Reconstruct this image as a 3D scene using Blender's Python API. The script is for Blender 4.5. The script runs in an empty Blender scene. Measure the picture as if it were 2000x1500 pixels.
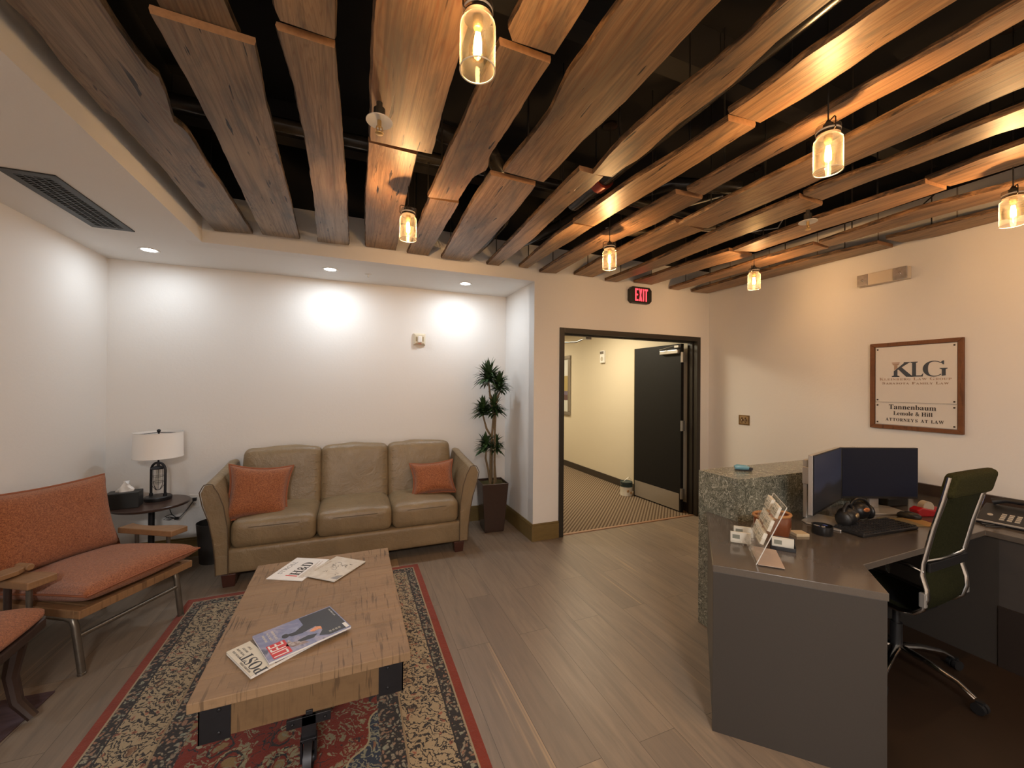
import bpy, bmesh, math, random
from mathutils import Vector, Matrix, Euler
random.seed(7)
PI = math.pi
SC = bpy.context.scene
COL = SC.collection
# ---------------------------------------------------------------- camera, exposure
FPX, YAW, PITCH, ROLL, EYE = 772.99, 0.38466, 0.0052, 0.00752, 1.5
def cam_axes():
    cy, sy, cp, sp = math.cos(YAW), math.sin(YAW), math.cos(PITCH), math.sin(PITCH)
    f = Vector((sy*cp, cy*cp, sp)); r0 = Vector((cy, -sy, 0)); u0 = r0.cross(f)
    return math.cos(ROLL)*r0 + math.sin(ROLL)*u0, -math.sin(ROLL)*r0 + math.cos(ROLL)*u0, f
CR, CU, CF = cam_axes()
cam_d = bpy.data.cameras.new('camera'); cam = bpy.data.objects.new('camera', cam_d); COL.objects.link(cam)
cam_d.sensor_width = 36; cam_d.sensor_fit = 'HORIZONTAL'; cam_d.lens = FPX/2000*36; cam_d.clip_start = 0.02
M = Matrix((CR, CU, -CF)).transposed().to_4x4(); M.translation = (0, 0, EYE); cam.matrix_world = M
SC.camera = cam
def _ray(px, py): return (px-1000)/FPX*CR - (py-750)/FPX*CU + CF
def on_z(px, py, z):
    d = _ray(px, py); t = (z-EYE)/d.z; return Vector((0, 0, EYE)) + t*d
def on_y(px, py, y):
    d = _ray(px, py); return Vector((0, 0, EYE)) + y/d.y*d
def on_x(px, py, x):
    d = _ray(px, py); return Vector((0, 0, EYE)) + x/d.x*d
vs = SC.view_settings
vs.view_transform = 'Standard'; vs.look = 'None'; vs.gamma = 1; vs.use_curve_mapping = False
vs.exposure = 0.70
SC.cycles.max_bounces = 7; SC.cycles.diffuse_bounces = 5; SC.cycles.glossy_bounces = 3
SC.cycles.transmission_bounces = 4; SC.cycles.transparent_max_bounces = 16
SC.cycles.caustics_reflective = False; SC.cycles.caustics_refractive = False
SC.cycles.sample_clamp_indirect = 4.0
SC.cycles.use_denoising = True
w = bpy.data.worlds.new('world'); SC.world = w; w.use_nodes = True
w.node_tree.nodes['Background'].inputs[0].default_value = (0.9, 0.8, 0.7, 1)
w.node_tree.nodes['Background'].inputs[1].default_value = 0.02

# ---------------------------------------------------------------- room numbers (metres)
XL, XR, YB, YM, ZS = -1.86, 3.93, 4.245, 3.48, 2.521      # left wall, right wall, alcove back, main back wall, soffit
XF, XA = -1.01, 1.637                                     # soffit fascia, alcove right wall
ZP = 2.605                                                # underside of the ceiling planks
YR = -3.2                                                 # wall behind the camera
DW = (-1.447, 3.85), (-0.186, 3.85), (1.045, 3.845)       # downlights over the sofa
JARS = (0.30, 1.0), (0.29, 2.315), (1.675, 2.325), (3.125, 2.318), (1.685, 0.95), (3.085, 0.9)
def lamp(name, kind, loc, power, color, parent=None, **kw):
    d = bpy.data.lights.new(name, kind); d.energy = power; d.color = color
    for k, v in kw.items(): setattr(d, k, v)
    o = bpy.data.objects.new(name, d); COL.objects.link(o); o.location = loc
    if parent: o.parent = parent
    return o
WARM = (1.0, 0.63, 0.335); COOL = (0.84, 0.93, 1.0)
P_JAR, P_DOWN, P_FILL, P_HALL = 18.0, 2.3, 50.0, 27.0

# ---------------------------------------------------------------- node helper
class Mat:
    def __init__(s, name):
        s.m = bpy.data.materials.new(name); s.m.use_nodes = True; s.t = s.m.node_tree
        s.b = s.t.nodes['Principled BSDF']; s.o = s.t.nodes['Material Output']
    def n(s, typ, ins=None, **props):
        nd = s.t.nodes.new('ShaderNode'+typ)
        for k, v in props.items(): setattr(nd, k, v)
        for k, v in (ins or {}).items(): s.put(nd.inputs[k], v)
        return nd
    def put(s, sock, v):
        if isinstance(v, bpy.types.NodeSocket): s.t.links.new(v, sock)
        elif isinstance(v, tuple) and sock.type == 'RGBA' and len(v) == 3: sock.default_value = (*v, 1)
        else: sock.default_value = v
    def ma(s, op, a, b=0.0, c=0.0):
        return s.n('Math', {0: a, 1: b, 2: c}, operation=op).outputs[0]
    def mix(s, f, a, b, mode='MIX'):
        nd = s.n('Mix', None, data_type='RGBA', blend_type=mode)
        s.put(nd.inputs[0], f); s.put(nd.inputs[6], a); s.put(nd.inputs[7], b); return nd.outputs[2]
    def ramp(s, f, stops, interp='LINEAR'):
        nd = s.n('ValToRGB', {0: f}); cr = nd.color_ramp; cr.interpolation = interp
        while len(cr.elements) < len(stops): cr.elements.new(0.5)
        for e, (p, c) in zip(cr.elements, stops):
            e.position = p; e.color = (*c, 1) if isinstance(c, tuple) else (c, c, c, 1)
        return nd.outputs[0]
    def coord(s, kind='Object'): return s.n('TexCoord').outputs[kind]
    def pos(s): return s.n('NewGeometry').outputs['Position']
    def map(s, v, scale=(1, 1, 1), rot=(0, 0, 0), loc=(0, 0, 0)):
        return s.n('Mapping', {'Vector': v, 'Scale': scale, 'Rotation': rot, 'Location': loc}).outputs[0]
    def noise(s, v, scale, detail=4, rough=0.55, dist=0.0, out=0):
        return s.n('TexNoise', {'Vector': v, 'Scale': scale, 'Detail': detail, 'Roughness': rough, 'Distortion': dist}).outputs[out]
    def vor(s, v, scale, feature='F1', out=0, **k):
        return s.n('TexVoronoi', {'Vector': v, 'Scale': scale, **k}, feature=feature).outputs[out]
    def bump(s, h, strength=0.3, dist=0.01):
        s.t.links.new(s.n('Bump', {'Height': h, 'Strength': strength, 'Distance': dist}).outputs[0], s.b.inputs['Normal'])
    def set(s, **k):
        names = dict(col='Base Color', rough='Roughness', metal='Metallic', spec='Specular IOR Level', coat='Coat Weight', coatr='Coat Roughness', emi='Emission Color', emis='Emission Strength', alpha='Alpha', sheen='Sheen Weight', trans='Transmission Weight')
        for a, v in k.items(): s.put(s.b.inputs[names[a]], v)
        return s
def plain(name, col, rough=0.5, metal=0.0, var=0.06, vs_=30, bump=0.0, **k):
    s = Mat(name); v = s.coord()
    f = s.noise(v, vs_, 3)
    c = s.mix(f, tuple(x*(1-var) for x in col), tuple(min(1, x*(1+var)) for x in col))
    s.set(col=c, rough=rough, metal=metal, **k)
    if bump: s.bump(f, bump, 0.002)
    return s.m
def emit(name, col, strength):
    s = Mat(name); s.set(col=(0, 0, 0), emi=col, emis=strength); return s.m

# ---------------------------------------------------------------- mesh helper
class MB:
    def __init__(s): s.v = []; s.f = []; s.mi = []; s.cur = 0; s.X = None
    def _add(s, vs, fs):
        o = len(s.v)
        if s.X is not None: vs = [s.X @ Vector(p) for p in vs]
        s.v += [tuple(p) for p in vs]; s.f += [tuple(i+o for i in f) for f in fs]; s.mi += [s.cur]*len(fs)
        return s
    def mat(s, i): s.cur = i; return s
    def xf(s, m): s.X = m; return s
    def box(s, c, d, rz=0.0, taper=1.0):
        x, y, z = (q/2 for q in d); vs = []
        for k, zz in ((1, -z), (taper, z)):
            for a, b in ((-x, -y), (x, -y), (x, y), (-x, y)): vs.append(Vector((a*k, b*k, zz)))
        R = Matrix.Rotation(rz, 3, 'Z')
        vs = [R @ p + Vector(c) for p in vs]
        return s._add(vs, [(3, 2, 1, 0), (4, 5, 6, 7), (0, 1, 5, 4), (1, 2, 6, 5), (2, 3, 7, 6), (3, 0, 4, 7)])
    def b2(s, lo, hi): return s.box([(a+b)/2 for a, b in zip(lo, hi)], [b-a for a, b in zip(lo, hi)])
    def quad(s, *p): return s._add([Vector(q) for q in p], [tuple(range(len(p)))])
    def prism(s, poly, z0, z1, axis='Z'):
        n = len(poly)
        def P(a, b, c): return {'Z': (a, b, c), 'Y': (a, c, b), 'X': (c, a, b)}[axis]
        area = sum(poly[i][0]*poly[(i+1) % n][1]-poly[(i+1) % n][0]*poly[i][1] for i in range(n))
        if (area < 0) != (axis == 'Y'): poly = poly[::-1]
        if z1 < z0: z0, z1 = z1, z0
        vs = [P(a, b, z0) for a, b in poly] + [P(a, b, z1) for a, b in poly]
        return s._add(vs, [tuple(range(n))[::-1], tuple(range(n, 2*n))] + [(i, (i+1) % n, n+(i+1) % n, n+i) for i in range(n)])
    def rings(s, rings, caps=True, closed=True):
        n = len(rings[0]); vs = [p for r in rings for p in r]; fs = []
        for k in range(len(rings)-1):
            for i in range(n if closed else n-1):
                j = (i+1) % n; fs.append((k*n+i, k*n+j, (k+1)*n+j, (k+1)*n+i))
        if caps and closed: fs += [tuple(range(n))[::-1], tuple(range((len(rings)-1)*n, len(rings)*n))]
        return s._add(vs, fs)
    def lathe(s, prof, c=(0, 0, 0), n=24, caps=True):
        c = Vector(c)
        return s.rings([[c+Vector((r*math.cos(2*PI*i/n), r*math.sin(2*PI*i/n), z)) for i in range(n)] for r, z in prof], caps)
    def cyl(s, a, b, r, r2=None, n=16, caps=True): return s.tube([a, b], [r, r if r2 is None else r2], n, caps)
    def tube(s, pts, r, n=10, caps=True, flat=None):
        pts = [Vector(p) for p in pts]; m = len(pts); rs = r if isinstance(r, (list, tuple)) else [r]*m
        T = [(pts[min(i+1, m-1)]-pts[max(i-1, 0)]).normalized() for i in range(m)]
        up = Vector((0, 0, 1)) if abs(T[0].z) < 0.9 else Vector((1, 0, 0))
        U = T[0].cross(up).normalized(); out = []
        for i in range(m):
            U = (U - T[i]*U.dot(T[i]))
            U = U.normalized() if U.length > 1e-6 else T[i].orthogonal().normalized()
            V = T[i].cross(U)
            k = flat if flat else 1.0
            out.append([pts[i] + rs[i]*(math.cos(2*PI*j/n)*U + k*math.sin(2*PI*j/n)*V) for j in range(n)])
        return s.rings(out, caps)
    def ball(s, c, r, n=16, m=10, sc=(1, 1, 1)):
        c = Vector(c)
        return s.rings([[c+Vector((sc[0]*r*math.sin(PI*k/m)*math.cos(2*PI*i/n), sc[1]*r*math.sin(PI*k/m)*math.sin(2*PI*i/n), -sc[2]*r*math.cos(PI*k/m))) for i in range(n)] for k in ([0.02]+list(range(1, m))+[m-0.02])])
    def grid(s, fn, nu, nv, wrap=False):
        vs = [fn(i/nu, j/nv) for j in range(nv+1) for i in range(nu+1)]
        return s._add(vs, [(j*(nu+1)+i, j*(nu+1)+i+1, (j+1)*(nu+1)+i+1, (j+1)*(nu+1)+i) for j in range(nv) for i in range(nu)])
    def build(s, name, mats, parent=None, smooth=False, bevel=0.0, seg=2, sub=0, loc=None, rot=None, angle=35):
        me = bpy.data.meshes.new(name)
        vs = s.v
        me.from_pydata(vs, [], s.f)
        for m in (mats if isinstance(mats, (list, tuple)) else [mats]): me.materials.append(m)
        me.polygons.foreach_set('material_index', s.mi)
        me.validate(); me.update()
        o = bpy.data.objects.new(name, me); COL.objects.link(o)
        if parent: o.parent = parent
        if loc is not None: o.location = loc
        if rot is not None: o.rotation_euler = rot
        if smooth:
            me.shade_smooth() if hasattr(me, 'shade_smooth') else me.polygons.foreach_set('use_smooth', [True]*len(me.polygons))
            try: me.set_sharp_from_angle(angle=math.radians(angle))
            except Exception: pass
        if bevel:
            b = o.modifiers.new('bevel', 'BEVEL'); b.width = bevel; b.segments = seg; b.limit_method = 'ANGLE'; b.angle_limit = math.radians(40)
        if sub:
            u = o.modifiers.new('sub', 'SUBSURF'); u.levels = sub; u.render_levels = sub
        return o
def tag(o, label=None, cat=None, group=None, kind=None):
    if label: o['label'] = label
    if cat: o['category'] = cat
    if group: o['group'] = group
    if kind: o['kind'] = kind
    return o
def empty(name, loc=(0, 0, 0), rz=0.0):
    o = bpy.data.objects.new(name, None); COL.objects.link(o); o.location = loc; o.rotation_euler = (0, 0, rz)
    o.empty_display_size = 0.05
    return o
def copy_tree(o, parent=None):
    c = o.copy(); COL.objects.link(c)
    if parent: c.parent = parent
    for ch in list(o.children): copy_tree(ch, c)
    return c
def puff(w, d, h, r, pz=0.0, n=10, wob=0.0, seed=0, px=0.0):
    """rounded, slightly swollen box centred on the origin (cushions); returns MB"""
    mb = MB(); rnd = random.Random(seed); ph = [rnd.uniform(0, 6) for _ in range(6)]
    H = Vector((w/2, d/2, h/2))
    def mp(p):
        q = Vector((max(-H.x+r, min(H.x-r, p.x)), max(-H.y+r, min(H.y-r, p.y)), max(-H.z+r, min(H.z-r, p.z))))
        dd = p-q
        if dd.length > 1e-9: p = q + dd.normalized()*r
        u, v, z = p.x/H.x, p.y/H.y, p.z/H.z
        wv = wob*(math.sin(p.x*17+ph[0])*math.sin(p.y*13+ph[1]) + 0.6*math.sin(p.x*31+p.y*23+ph[2]) + .5*math.sin(p.z*29+p.x*9+ph[3]))
        p = p + Vector((px*u*(1-v*v)*(1-z*z), px*v*(1-u*u)*(1-z*z)*.6, (pz*(1-u*u)*(1-v*v)+wv)*z))
        return p
    def lin(L):
        k = max(2, n); a = [-L]
        for i in range(3): a.append(-L + r*(1-math.cos(PI/2*(i+1)/3)))
        m = [-L+r+(2*L-2*r)*i/k for i in range(1, k)]
        return a + m + [-x for x in a[::-1]]
    X, Y, Z = lin(H.x), lin(H.y), lin(H.z)
    key = {}; vs = []; fs = []
    def idx(i, j, k):
        if (i, j, k) not in key: key[i, j, k] = len(vs); vs.append(mp(Vector((X[i], Y[j], Z[k]))))
        return key[i, j, k]
    nx, ny, nz = len(X)-1, len(Y)-1, len(Z)-1
    for i in range(nx):
        for j in range(ny):
            fs.append((idx(i, j, nz), idx(i+1, j, nz), idx(i+1, j+1, nz), idx(i, j+1, nz))); fs.append((idx(i, j+1, 0), idx(i+1, j+1, 0), idx(i+1, j, 0), idx(i, j, 0)))
    for i in range(nx):
        for k in range(nz):
            fs.append((idx(i, 0, k), idx(i+1, 0, k), idx(i+1, 0, k+1), idx(i, 0, k+1))); fs.append((idx(i, ny, k+1), idx(i+1, ny, k+1), idx(i+1, ny, k), idx(i, ny, k)))
    for j in range(ny):
        for k in range(nz):
            fs.append((idx(0, j, k+1), idx(0, j+1, k+1), idx(0, j+1, k), idx(0, j, k))); fs.append((idx(nx, j, k), idx(nx, j+1, k), idx(nx, j+1, k+1), idx(nx, j, k+1)))
    mb._add(vs, fs); return mb
def pillow(w, h, T, pinch=0.06, n=22, seed=0, edge=0.006, power=0.45):
    """knife-edge pillow lying in the XY plane with pulled-out corners"""
    mb = MB(); rnd = random.Random(seed); ph = [rnd.uniform(0, 6) for _ in range(4)]
    def P(u, v, sgn):
        a, b = 2*u-1, 2*v-1
        x = a*(1-pinch*(1-b*b)*abs(a))*w/2; y = b*(1-pinch*(1-a*a)*abs(b))*h/2
        t = max(0, (1-a**4)*(1-b**4))**power
        z = sgn*(T/2*t*(1+.06*math.sin(5*a+ph[0])*math.cos(4*b+ph[1])) + edge*.5)
        return Vector((x, y, z))
    mb.grid(lambda u, v: P(u, v, 1), n, n); o = len(mb.v)
    mb.grid(lambda u, v: P(1-u, v, -1), n, n)
    # rim
    m = n+1; rim = [(i, 0) for i in range(n)]+[(n, j) for j in range(n)]+[(n-i, n) for i in range(n)]+[(0, n-j) for j in range(n)]
    L = len(rim)
    for q in range(L):
        i, j = rim[q]; i2, j2 = rim[(q+1) % L]
        mb.f.append((j*m+i, o+j*m+(n-i), o+j2*m+(n-i2), j2*m+i2)); mb.mi.append(0)
    return mb
def text(s, size, mat_, parent, M4, name='lettering', ext=0.0006, xs=1.0, align='CENTER'):
    c = bpy.data.curves.new(name, 'FONT'); c.body = s; c.size = size; c.align_x = align; c.align_y = 'CENTER'; c.extrude = ext; c.resolution_u = 3
    t = bpy.data.objects.new(name, c); COL.objects.link(t)
    bpy.context.view_layer.update()
    me = bpy.data.meshes.new_from_object(t.evaluated_get(bpy.context.evaluated_depsgraph_get()))
    bpy.data.objects.remove(t); bpy.data.curves.remove(c)
    me.transform(Matrix.Diagonal((xs, 1, 1, 1))); me.materials.clear(); me.materials.append(mat_)
    o = bpy.data.objects.new(name, me); COL.objects.link(o); o.parent = parent; o.matrix_local = M4
    return o
def serif(s):
    out = ''
    for ch in s:
        if 'A' <= ch <= 'Z': out += chr(0x1D400+ord(ch)-65)
        elif 'a' <= ch <= 'z': out += chr(0x1D41A+ord(ch)-97)
        else: out += ch
    return out
def frame(origin, xdir, ydir):
    x = Vector(xdir).normalized(); y = Vector(ydir).normalized(); z = x.cross(y)
    m = Matrix((x, y, z)).transposed().to_4x4(); m.translation = origin; return m
# ---------------------------------------------------------------- materials
def wall_mat(name, col):
    s = Mat(name); v = s.pos(); f = s.noise(v, 55, 5, .6); g = s.noise(v, 1.1, 2)
    s.set(col=s.mix(g, tuple(c*.97 for c in col), col), rough=0.62, spec=0.25); s.bump(f, 0.25, 0.003); return s.m
M_WALL = wall_mat('wall_paint', (0.74, 0.715, 0.685))
M_CEIL = wall_mat('soffit_paint', (0.76, 0.74, 0.71))
M_HALLW = wall_mat('hall_paint', (0.60, 0.53, 0.40))
M_BLACK = plain('black_deck', (0.010, 0.0098, 0.0095), 0.9)
M_BLACKP = plain('black_pipe', (0.030, 0.026, 0.022), 0.25, var=0.5, vs_=14)
def trim_mat(name, c1, c2):
    s = Mat(name); v = s.map(s.pos(), (6, 6, 30)); f = s.noise(v, 2, 5, .6, .4); s.set(col=s.mix(f, c1, c2), rough=0.42); return s.m
M_BASE = trim_mat('baseboard_wood', (0.125, 0.082, 0.026), (0.20, 0.135, 0.048))
M_BASEH = plain('hall_baseboard', (0.035, 0.026, 0.018), 0.5)
M_FRAME = plain('door_frame_paint', (0.022, 0.018, 0.014), 0.42)
M_DOOR = plain('door_leaf_black', (0.009, 0.0085, 0.008), 0.55, var=.2, spec=.2)
M_STEEL = plain('brushed_steel', (0.42, 0.40, 0.37), 0.33, 0.9)
M_KICK = plain('kick_plate', (0.30, 0.26, 0.21), 0.45, 0.3, var=.05)
M_CHROME = plain('chrome', (0.75, 0.74, 0.72), 0.12, 1.0, var=.02)
M_BLKMET = plain('black_metal', (0.018, 0.018, 0.022), 0.45, 0.4, var=.3)
M_BLKPL = plain('black_plastic', (0.012, 0.012, 0.013), 0.4)
M_WHITEPL = plain('white_plastic', (0.72, 0.70, 0.66), 0.4, var=.02)
M_PAPER = plain('paper_white', (0.78, 0.77, 0.74), 0.6, var=.03)
def floor_mat():
    s = Mat('oak_floor'); p = s.pos()
    sw = s.map(p, (1, 1, 1), (0, 0, -PI/2))            # planks run along Y
    br = s.n('TexBrick', {'Vector': sw, 'Color1': (0, 0, 0), 'Color2': (1, 1, 1), 'Mortar': (0.5, 0.5, 0.5), 'Scale': 1.0, 'Mortar Size': 0.0012, 'Mortar Smooth': 0.2, 'Bias': 0.0, 'Brick Width': 1.35, 'Row Height': 0.19}, offset=0.37, offset_frequency=2)
    t = s.n('SeparateColor', {0: br.outputs['Color']}).outputs[0]
    off = s.n('CombineXYZ', {0: s.ma('MULTIPLY', t, 7.0), 1: s.ma('MULTIPLY', t, 13.0)}).outputs[0]
    q = s.n('VectorMath', {0: p, 1: off}, operation='ADD').outputs[0]
    g1 = s.noise(s.map(q, (9, 0.9, 1)), 1.6, 5, .6, 1.6); g2 = s.noise(s.map(q, (60, 2.5, 1)), 2, 4, .6)
    base = s.ramp(t, [(0, (0.225, 0.172, 0.128)), (0.35, (0.285, 0.22, 0.160)), (0.7, (0.25, 0.192, 0.142)), (0.93, (0.31, 0.235, 0.165)), (1, (0.42, 0.30, 0.185))])
    c = s.mix(s.ramp(g1, [(0.35, 0.0), (0.75, 0.8)]), base, (0.165, 0.133, 0.105))
    c = s.mix(s.ma('MULTIPLY', g2, 0.35), c, (0.10, 0.08, 0.062))
    tan = s.ramp(s.noise(s.map(q, (16, 0.55, 1)), 1.1, 3, .5, .6), [(0.66, 0.0), (0.74, 1.0)])
    c = s.mix(s.ma('MULTIPLY', tan, 0.55), c, (0.43, 0.30, 0.175))
    c = s.mix(s.ma('MULTIPLY', br.outputs['Fac'], 0.75), c, (0.045, 0.035, 0.027))
    s.set(col=c, rough=s.ma('ADD', 0.36, s.ma('MULTIPLY', g1, 0.14)), spec=0.4)
    s.bump(s.ma('SUBTRACT', g2, s.ma('MULTIPLY', br.outputs['Fac'], 1.5)), 0.12, 0.002); return s.m
def carpet_mat():
    s = Mat('hall_carpet'); p = s.pos()
    d = s.map(p, (1, 1, 1), (0, 0, 0.78))
    wv = s.n('TexWave', {'Vector': d, 'Scale': 9.5, 'Distortion': 0.0}, bands_direction='X').outputs['Fac']
    w2 = s.n('TexWave', {'Vector': d, 'Scale': 12.0, 'Distortion': 0.0}, bands_direction='Y').outputs['Fac']
    f = s.ramp(s.ma('MULTIPLY', wv, s.ramp(w2, [(0.05, 0.35), (0.3, 1.0)])), [(0.38, 0.0), (0.5, 1.0)])
    c = s.mix(f, (0.085, 0.055, 0.036), (0.30, 0.235, 0.165)); c = s.mix(s.noise(p, 3, 2), c, s.mix(0.5, c, (0.17, 0.125, 0.085)))
    s.set(col=c, rough=0.95, spec=0.05); s.bump(f, 0.4, 0.004); return s.m
M_FLOOR, M_CARPET = floor_mat(), carpet_mat()
def board_mat():
    s = Mat('reclaimed_plank'); v = s.coord(); oi = s.n('ObjectInfo'); r = oi.outputs['Random']
    v = s.n('VectorMath', {0: v, 1: s.n('CombineXYZ', {0: s.ma('MULTIPLY', r, 31.0), 1: s.ma('MULTIPLY', r, 17.0), 2: r}).outputs[0]}, operation='ADD').outputs[0]
    kn = s.n('TexVoronoi', {'Vector': s.map(v, (3.4, 1.25, 0.01)), 'Scale': 1.0, 'Randomness': 1.0}).outputs[0]
    knot = s.ramp(kn, [(0.035, 1.0), (0.075, 0.0)]); pull = s.ramp(kn, [(0.0, 1.0), (0.32, 0.0)])
    rings = s.ma('ADD', s.noise(s.map(v, (5.0, 0.42, 5.0)), 1.3, 3, .5, 1.1), s.ma('MULTIPLY', pull, .30))
    band = s.ma('FRACT', s.ma('MULTIPLY', rings, 19.0))
    line = s.ramp(band, [(0.0, 1.0), (0.22, 0.25), (0.8, 0.0), (1.0, 1.0)])
    fine = s.noise(s.map(v, (80, 1.8, 80)), 1.0, 6, .62, .4); big = s.noise(s.map(v, (3.2, 0.9, 3)), 1.4, 4, .6, .5)
    c = s.mix(s.ramp(big, [(.36, 0.0), (.64, 1.0)]), (0.43, 0.265, 0.145), (0.20, 0.132, 0.080))
    c = s.mix(s.ma('MULTIPLY', line, s.ramp(big, [(0.35, 0.30), (0.62, 0.75)])), c, (0.19, 0.080, 0.036))
    c = s.mix(s.ramp(fine, [(0.46, 0.0), (0.70, 0.75)]), c, (0.085, 0.052, 0.032))
    c = s.mix(s.ramp(s.noise(s.map(v, (5.0, 0.9, 1)), 1.6, 6, .7, .9), [(0.48, 0.0), (0.66, 0.70)]), c, (0.105, 0.088, 0.072))
    c = s.mix(s.ramp(s.noise(s.map(v, (7.0, 0.6, 1)), 1.3, 3, .5), [(0.58, 0.0), (0.72, 0.5)]), c, (0.50, 0.33, 0.20))
    c = s.mix(knot, c, (0.055, 0.026, 0.014))
    crack = s.ramp(s.noise(s.map(v, (46, 4.5, 46)), 1.0, 2, .5, .3), [(0.675, 0.0), (0.69, 1.0)])
    patch = s.ramp(s.noise(v, 2.3, 2), [(0.44, 0.0), (0.56, 1.0)])
    worm = s.ma('MULTIPLY', crack, patch)
    c = s.mix(worm, c, (0.012, 0.008, 0.006))
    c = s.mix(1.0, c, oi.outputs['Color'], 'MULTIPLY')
    s.set(col=c, rough=s.ma('ADD', 0.36, s.ma('MULTIPLY', fine, 0.16)), spec=0.45)
    s.bump(s.ma('SUBTRACT', s.ma('MULTIPLY', fine, 0.25), worm), 0.5, 0.003)
    return s.m
def bark_mat():
    s = Mat('plank_live_edge'); v = s.coord(); f = s.noise(s.map(v, (40, 7, 40)), 1, 5, .7, .6); oi = s.n('ObjectInfo')
    c = s.ramp(f, [(0.38, (0.020, 0.012, 0.008)), (0.5, (0.10, 0.055, 0.026)), (0.66, (0.30, 0.17, 0.08))])
    s.set(col=s.mix(1.0, c, oi.outputs['Color'], 'MULTIPLY'), rough=0.62); s.bump(f, 0.8, 0.006); return s.m
M_BOARD, M_BARK = board_mat(), bark_mat()
M_ENDG = plain('plank_end_grain', (0.36, 0.19, 0.09), 0.7, var=.35, vs_=60)
def glass_mat(name, tint=(1, 1, 1), refl=1.0, ior=1.45):
    s = Mat(name); tr = s.n('BsdfTransparent', {'Color': tint}); gl = s.n('BsdfGlossy', {'Roughness': 0.03})
    bf = s.n('NewGeometry').outputs['Backfacing']; fr = s.n('Fresnel', {'IOR': s.ma('ADD', ior, s.ma('MULTIPLY', bf, 1/ior-ior))}).outputs[0]
    mx = s.n('MixShader', {0: s.ma('MULTIPLY', fr, refl), 1: tr.outputs[0], 2: gl.outputs[0]})
    s.t.links.new(mx.outputs[0], s.o.inputs['Surface']); return s.m
def veil_glass(name, tint, k=1.0):  # milky scatter, stronger at edges, stands in for bulb light caught in glass
    s = Mat(name); tr = s.n('BsdfTransparent', {'Color': tint}); gl = s.n('BsdfGlossy', {'Roughness': 0.04})
    tl = s.n('BsdfTranslucent', {'Color': (1, .93, .8)}); df = s.n('BsdfDiffuse', {'Color': (1, .93, .8)}); sc = s.n('MixShader', {0: .5, 1: tl.outputs[0], 2: df.outputs[0]})
    fc = s.n('LayerWeight', {'Blend': .5}).outputs['Facing']; e = s.ma('POWER', fc, 6.0)
    m1 = s.n('MixShader', {0: s.ma('ADD', .018*k, s.ma('MULTIPLY', e, .42*k)), 1: tr.outputs[0], 2: sc.outputs[0]})
    m2 = s.n('MixShader', {0: s.ma('ADD', .03, s.ma('MULTIPLY', e, .4)), 1: m1.outputs[0], 2: gl.outputs[0]})
    s.t.links.new(m2.outputs[0], s.o.inputs['Surface']); return s.m
M_GLASS = veil_glass('jar_glass', (0.99, 0.975, 0.95)); M_UNUSED = None
_old = lambda: glass_mat('jar_glass', (0.985, 0.965, 0.93), 1.5)
M_ACRYL = veil_glass('clear_acrylic', (0.975, 0.97, 0.96), .4)

# ---------------------------------------------------------------- setting
def struct(name, mb, m, parent=None, **k):
    o = mb.build(name, m, parent, **k)
    if parent is None: o['kind'] = 'structure'
    return o
struct('floor', MB().b2((XL-.1, YR-.1, -.1), (XR+.1, YM+.045, 0)).b2((XL-.1, YM+.045, -.1), (XA+.1, YB+.1, 0)), M_FLOOR)
hall_floor = struct('floor_hallway', MB().b2((XA+.12, YM+.045, -.1), (3.9, 10.2, 0.003)), M_CARPET)
struct('trim_threshold', MB().b2((1.97, YM+.02, 0), (3.73, YM+.052, 0.007)), plain('threshold_strip', (0.30, 0.17, 0.10), .4))
ZT = 3.35
struct('wall_left', MB().b2((XL-.1, YR, 0), (XL, YB+.1, ZS+.05)), M_WALL)
struct('wall_back', MB().b2((XL-.1, YB, 0), (XA+.11, YB+.1, ZS+.05)), M_WALL)
struct('wall_alcove_side', MB().b2((XA, YM+.001, 0), (XA+.11, YB, ZS+.05)), M_WALL)
DX0, DX1, DZ = 1.916, 3.785, 2.088
wb = MB()
wb.b2((XA, YM, 0), (DX0+.02, YM+.12, 2.87)).b2((DX1-.02, YM, 0), (XR+.1, YM+.12, 2.87)).b2((DX0+.02, YM, DZ-.02), (DX1-.02, YM+.12, 2.87)).b2((XF-.1, YM, ZS), (XA, YM+.12, 2.87))
struct('wall_door_side', wb, M_WALL)
struct('wall_upper_black', MB().b2((XF-.1, YM+.004, 2.87), (XR+.1, YM+.12, ZT)).b2((XF-.1, YR, 2.87), (XF-.004, YM, ZT)).b2((XR+.004, YR, 2.92), (XR+.1, YM, ZT)), M_BLACK)
struct('wall_right', MB().b2((XR, YR, 0), (XR+.1, YM, 2.92)), M_WALL)
struct('wall_rear', MB().b2((XL-.1, YR-.1, 0), (XR+.1, YR, ZT)), M_WALL)
sf = MB().b2((XL, YR, ZS), (XF-.1, YM, ZS+.06)).b2((XL, YM+.006, ZS), (XA, YB, ZS+.06)).b2((XF-.1, YR, ZS), (XF, YM, 2.87)).b2((XL, YM-.001, ZS), (XF-.1, YM+.007, ZS+.06))
struct('ceiling_soffit', sf, M_CEIL)
struct('ceiling', MB().b2((XF-.1, YR, ZT), (XR+.1, YM+.1, ZT+.1)), M_BLACK)
# deck beams seen faintly in the void
bm_ = MB()
for i in range(4): bm_.b2((XF, -1.4+i*1.45, 3.12), (XR, -1.29+i*1.45, ZT))
struct('ceiling_beams', bm_, plain('black_beam', (0.02, 0.018, 0.016), .8))
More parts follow.
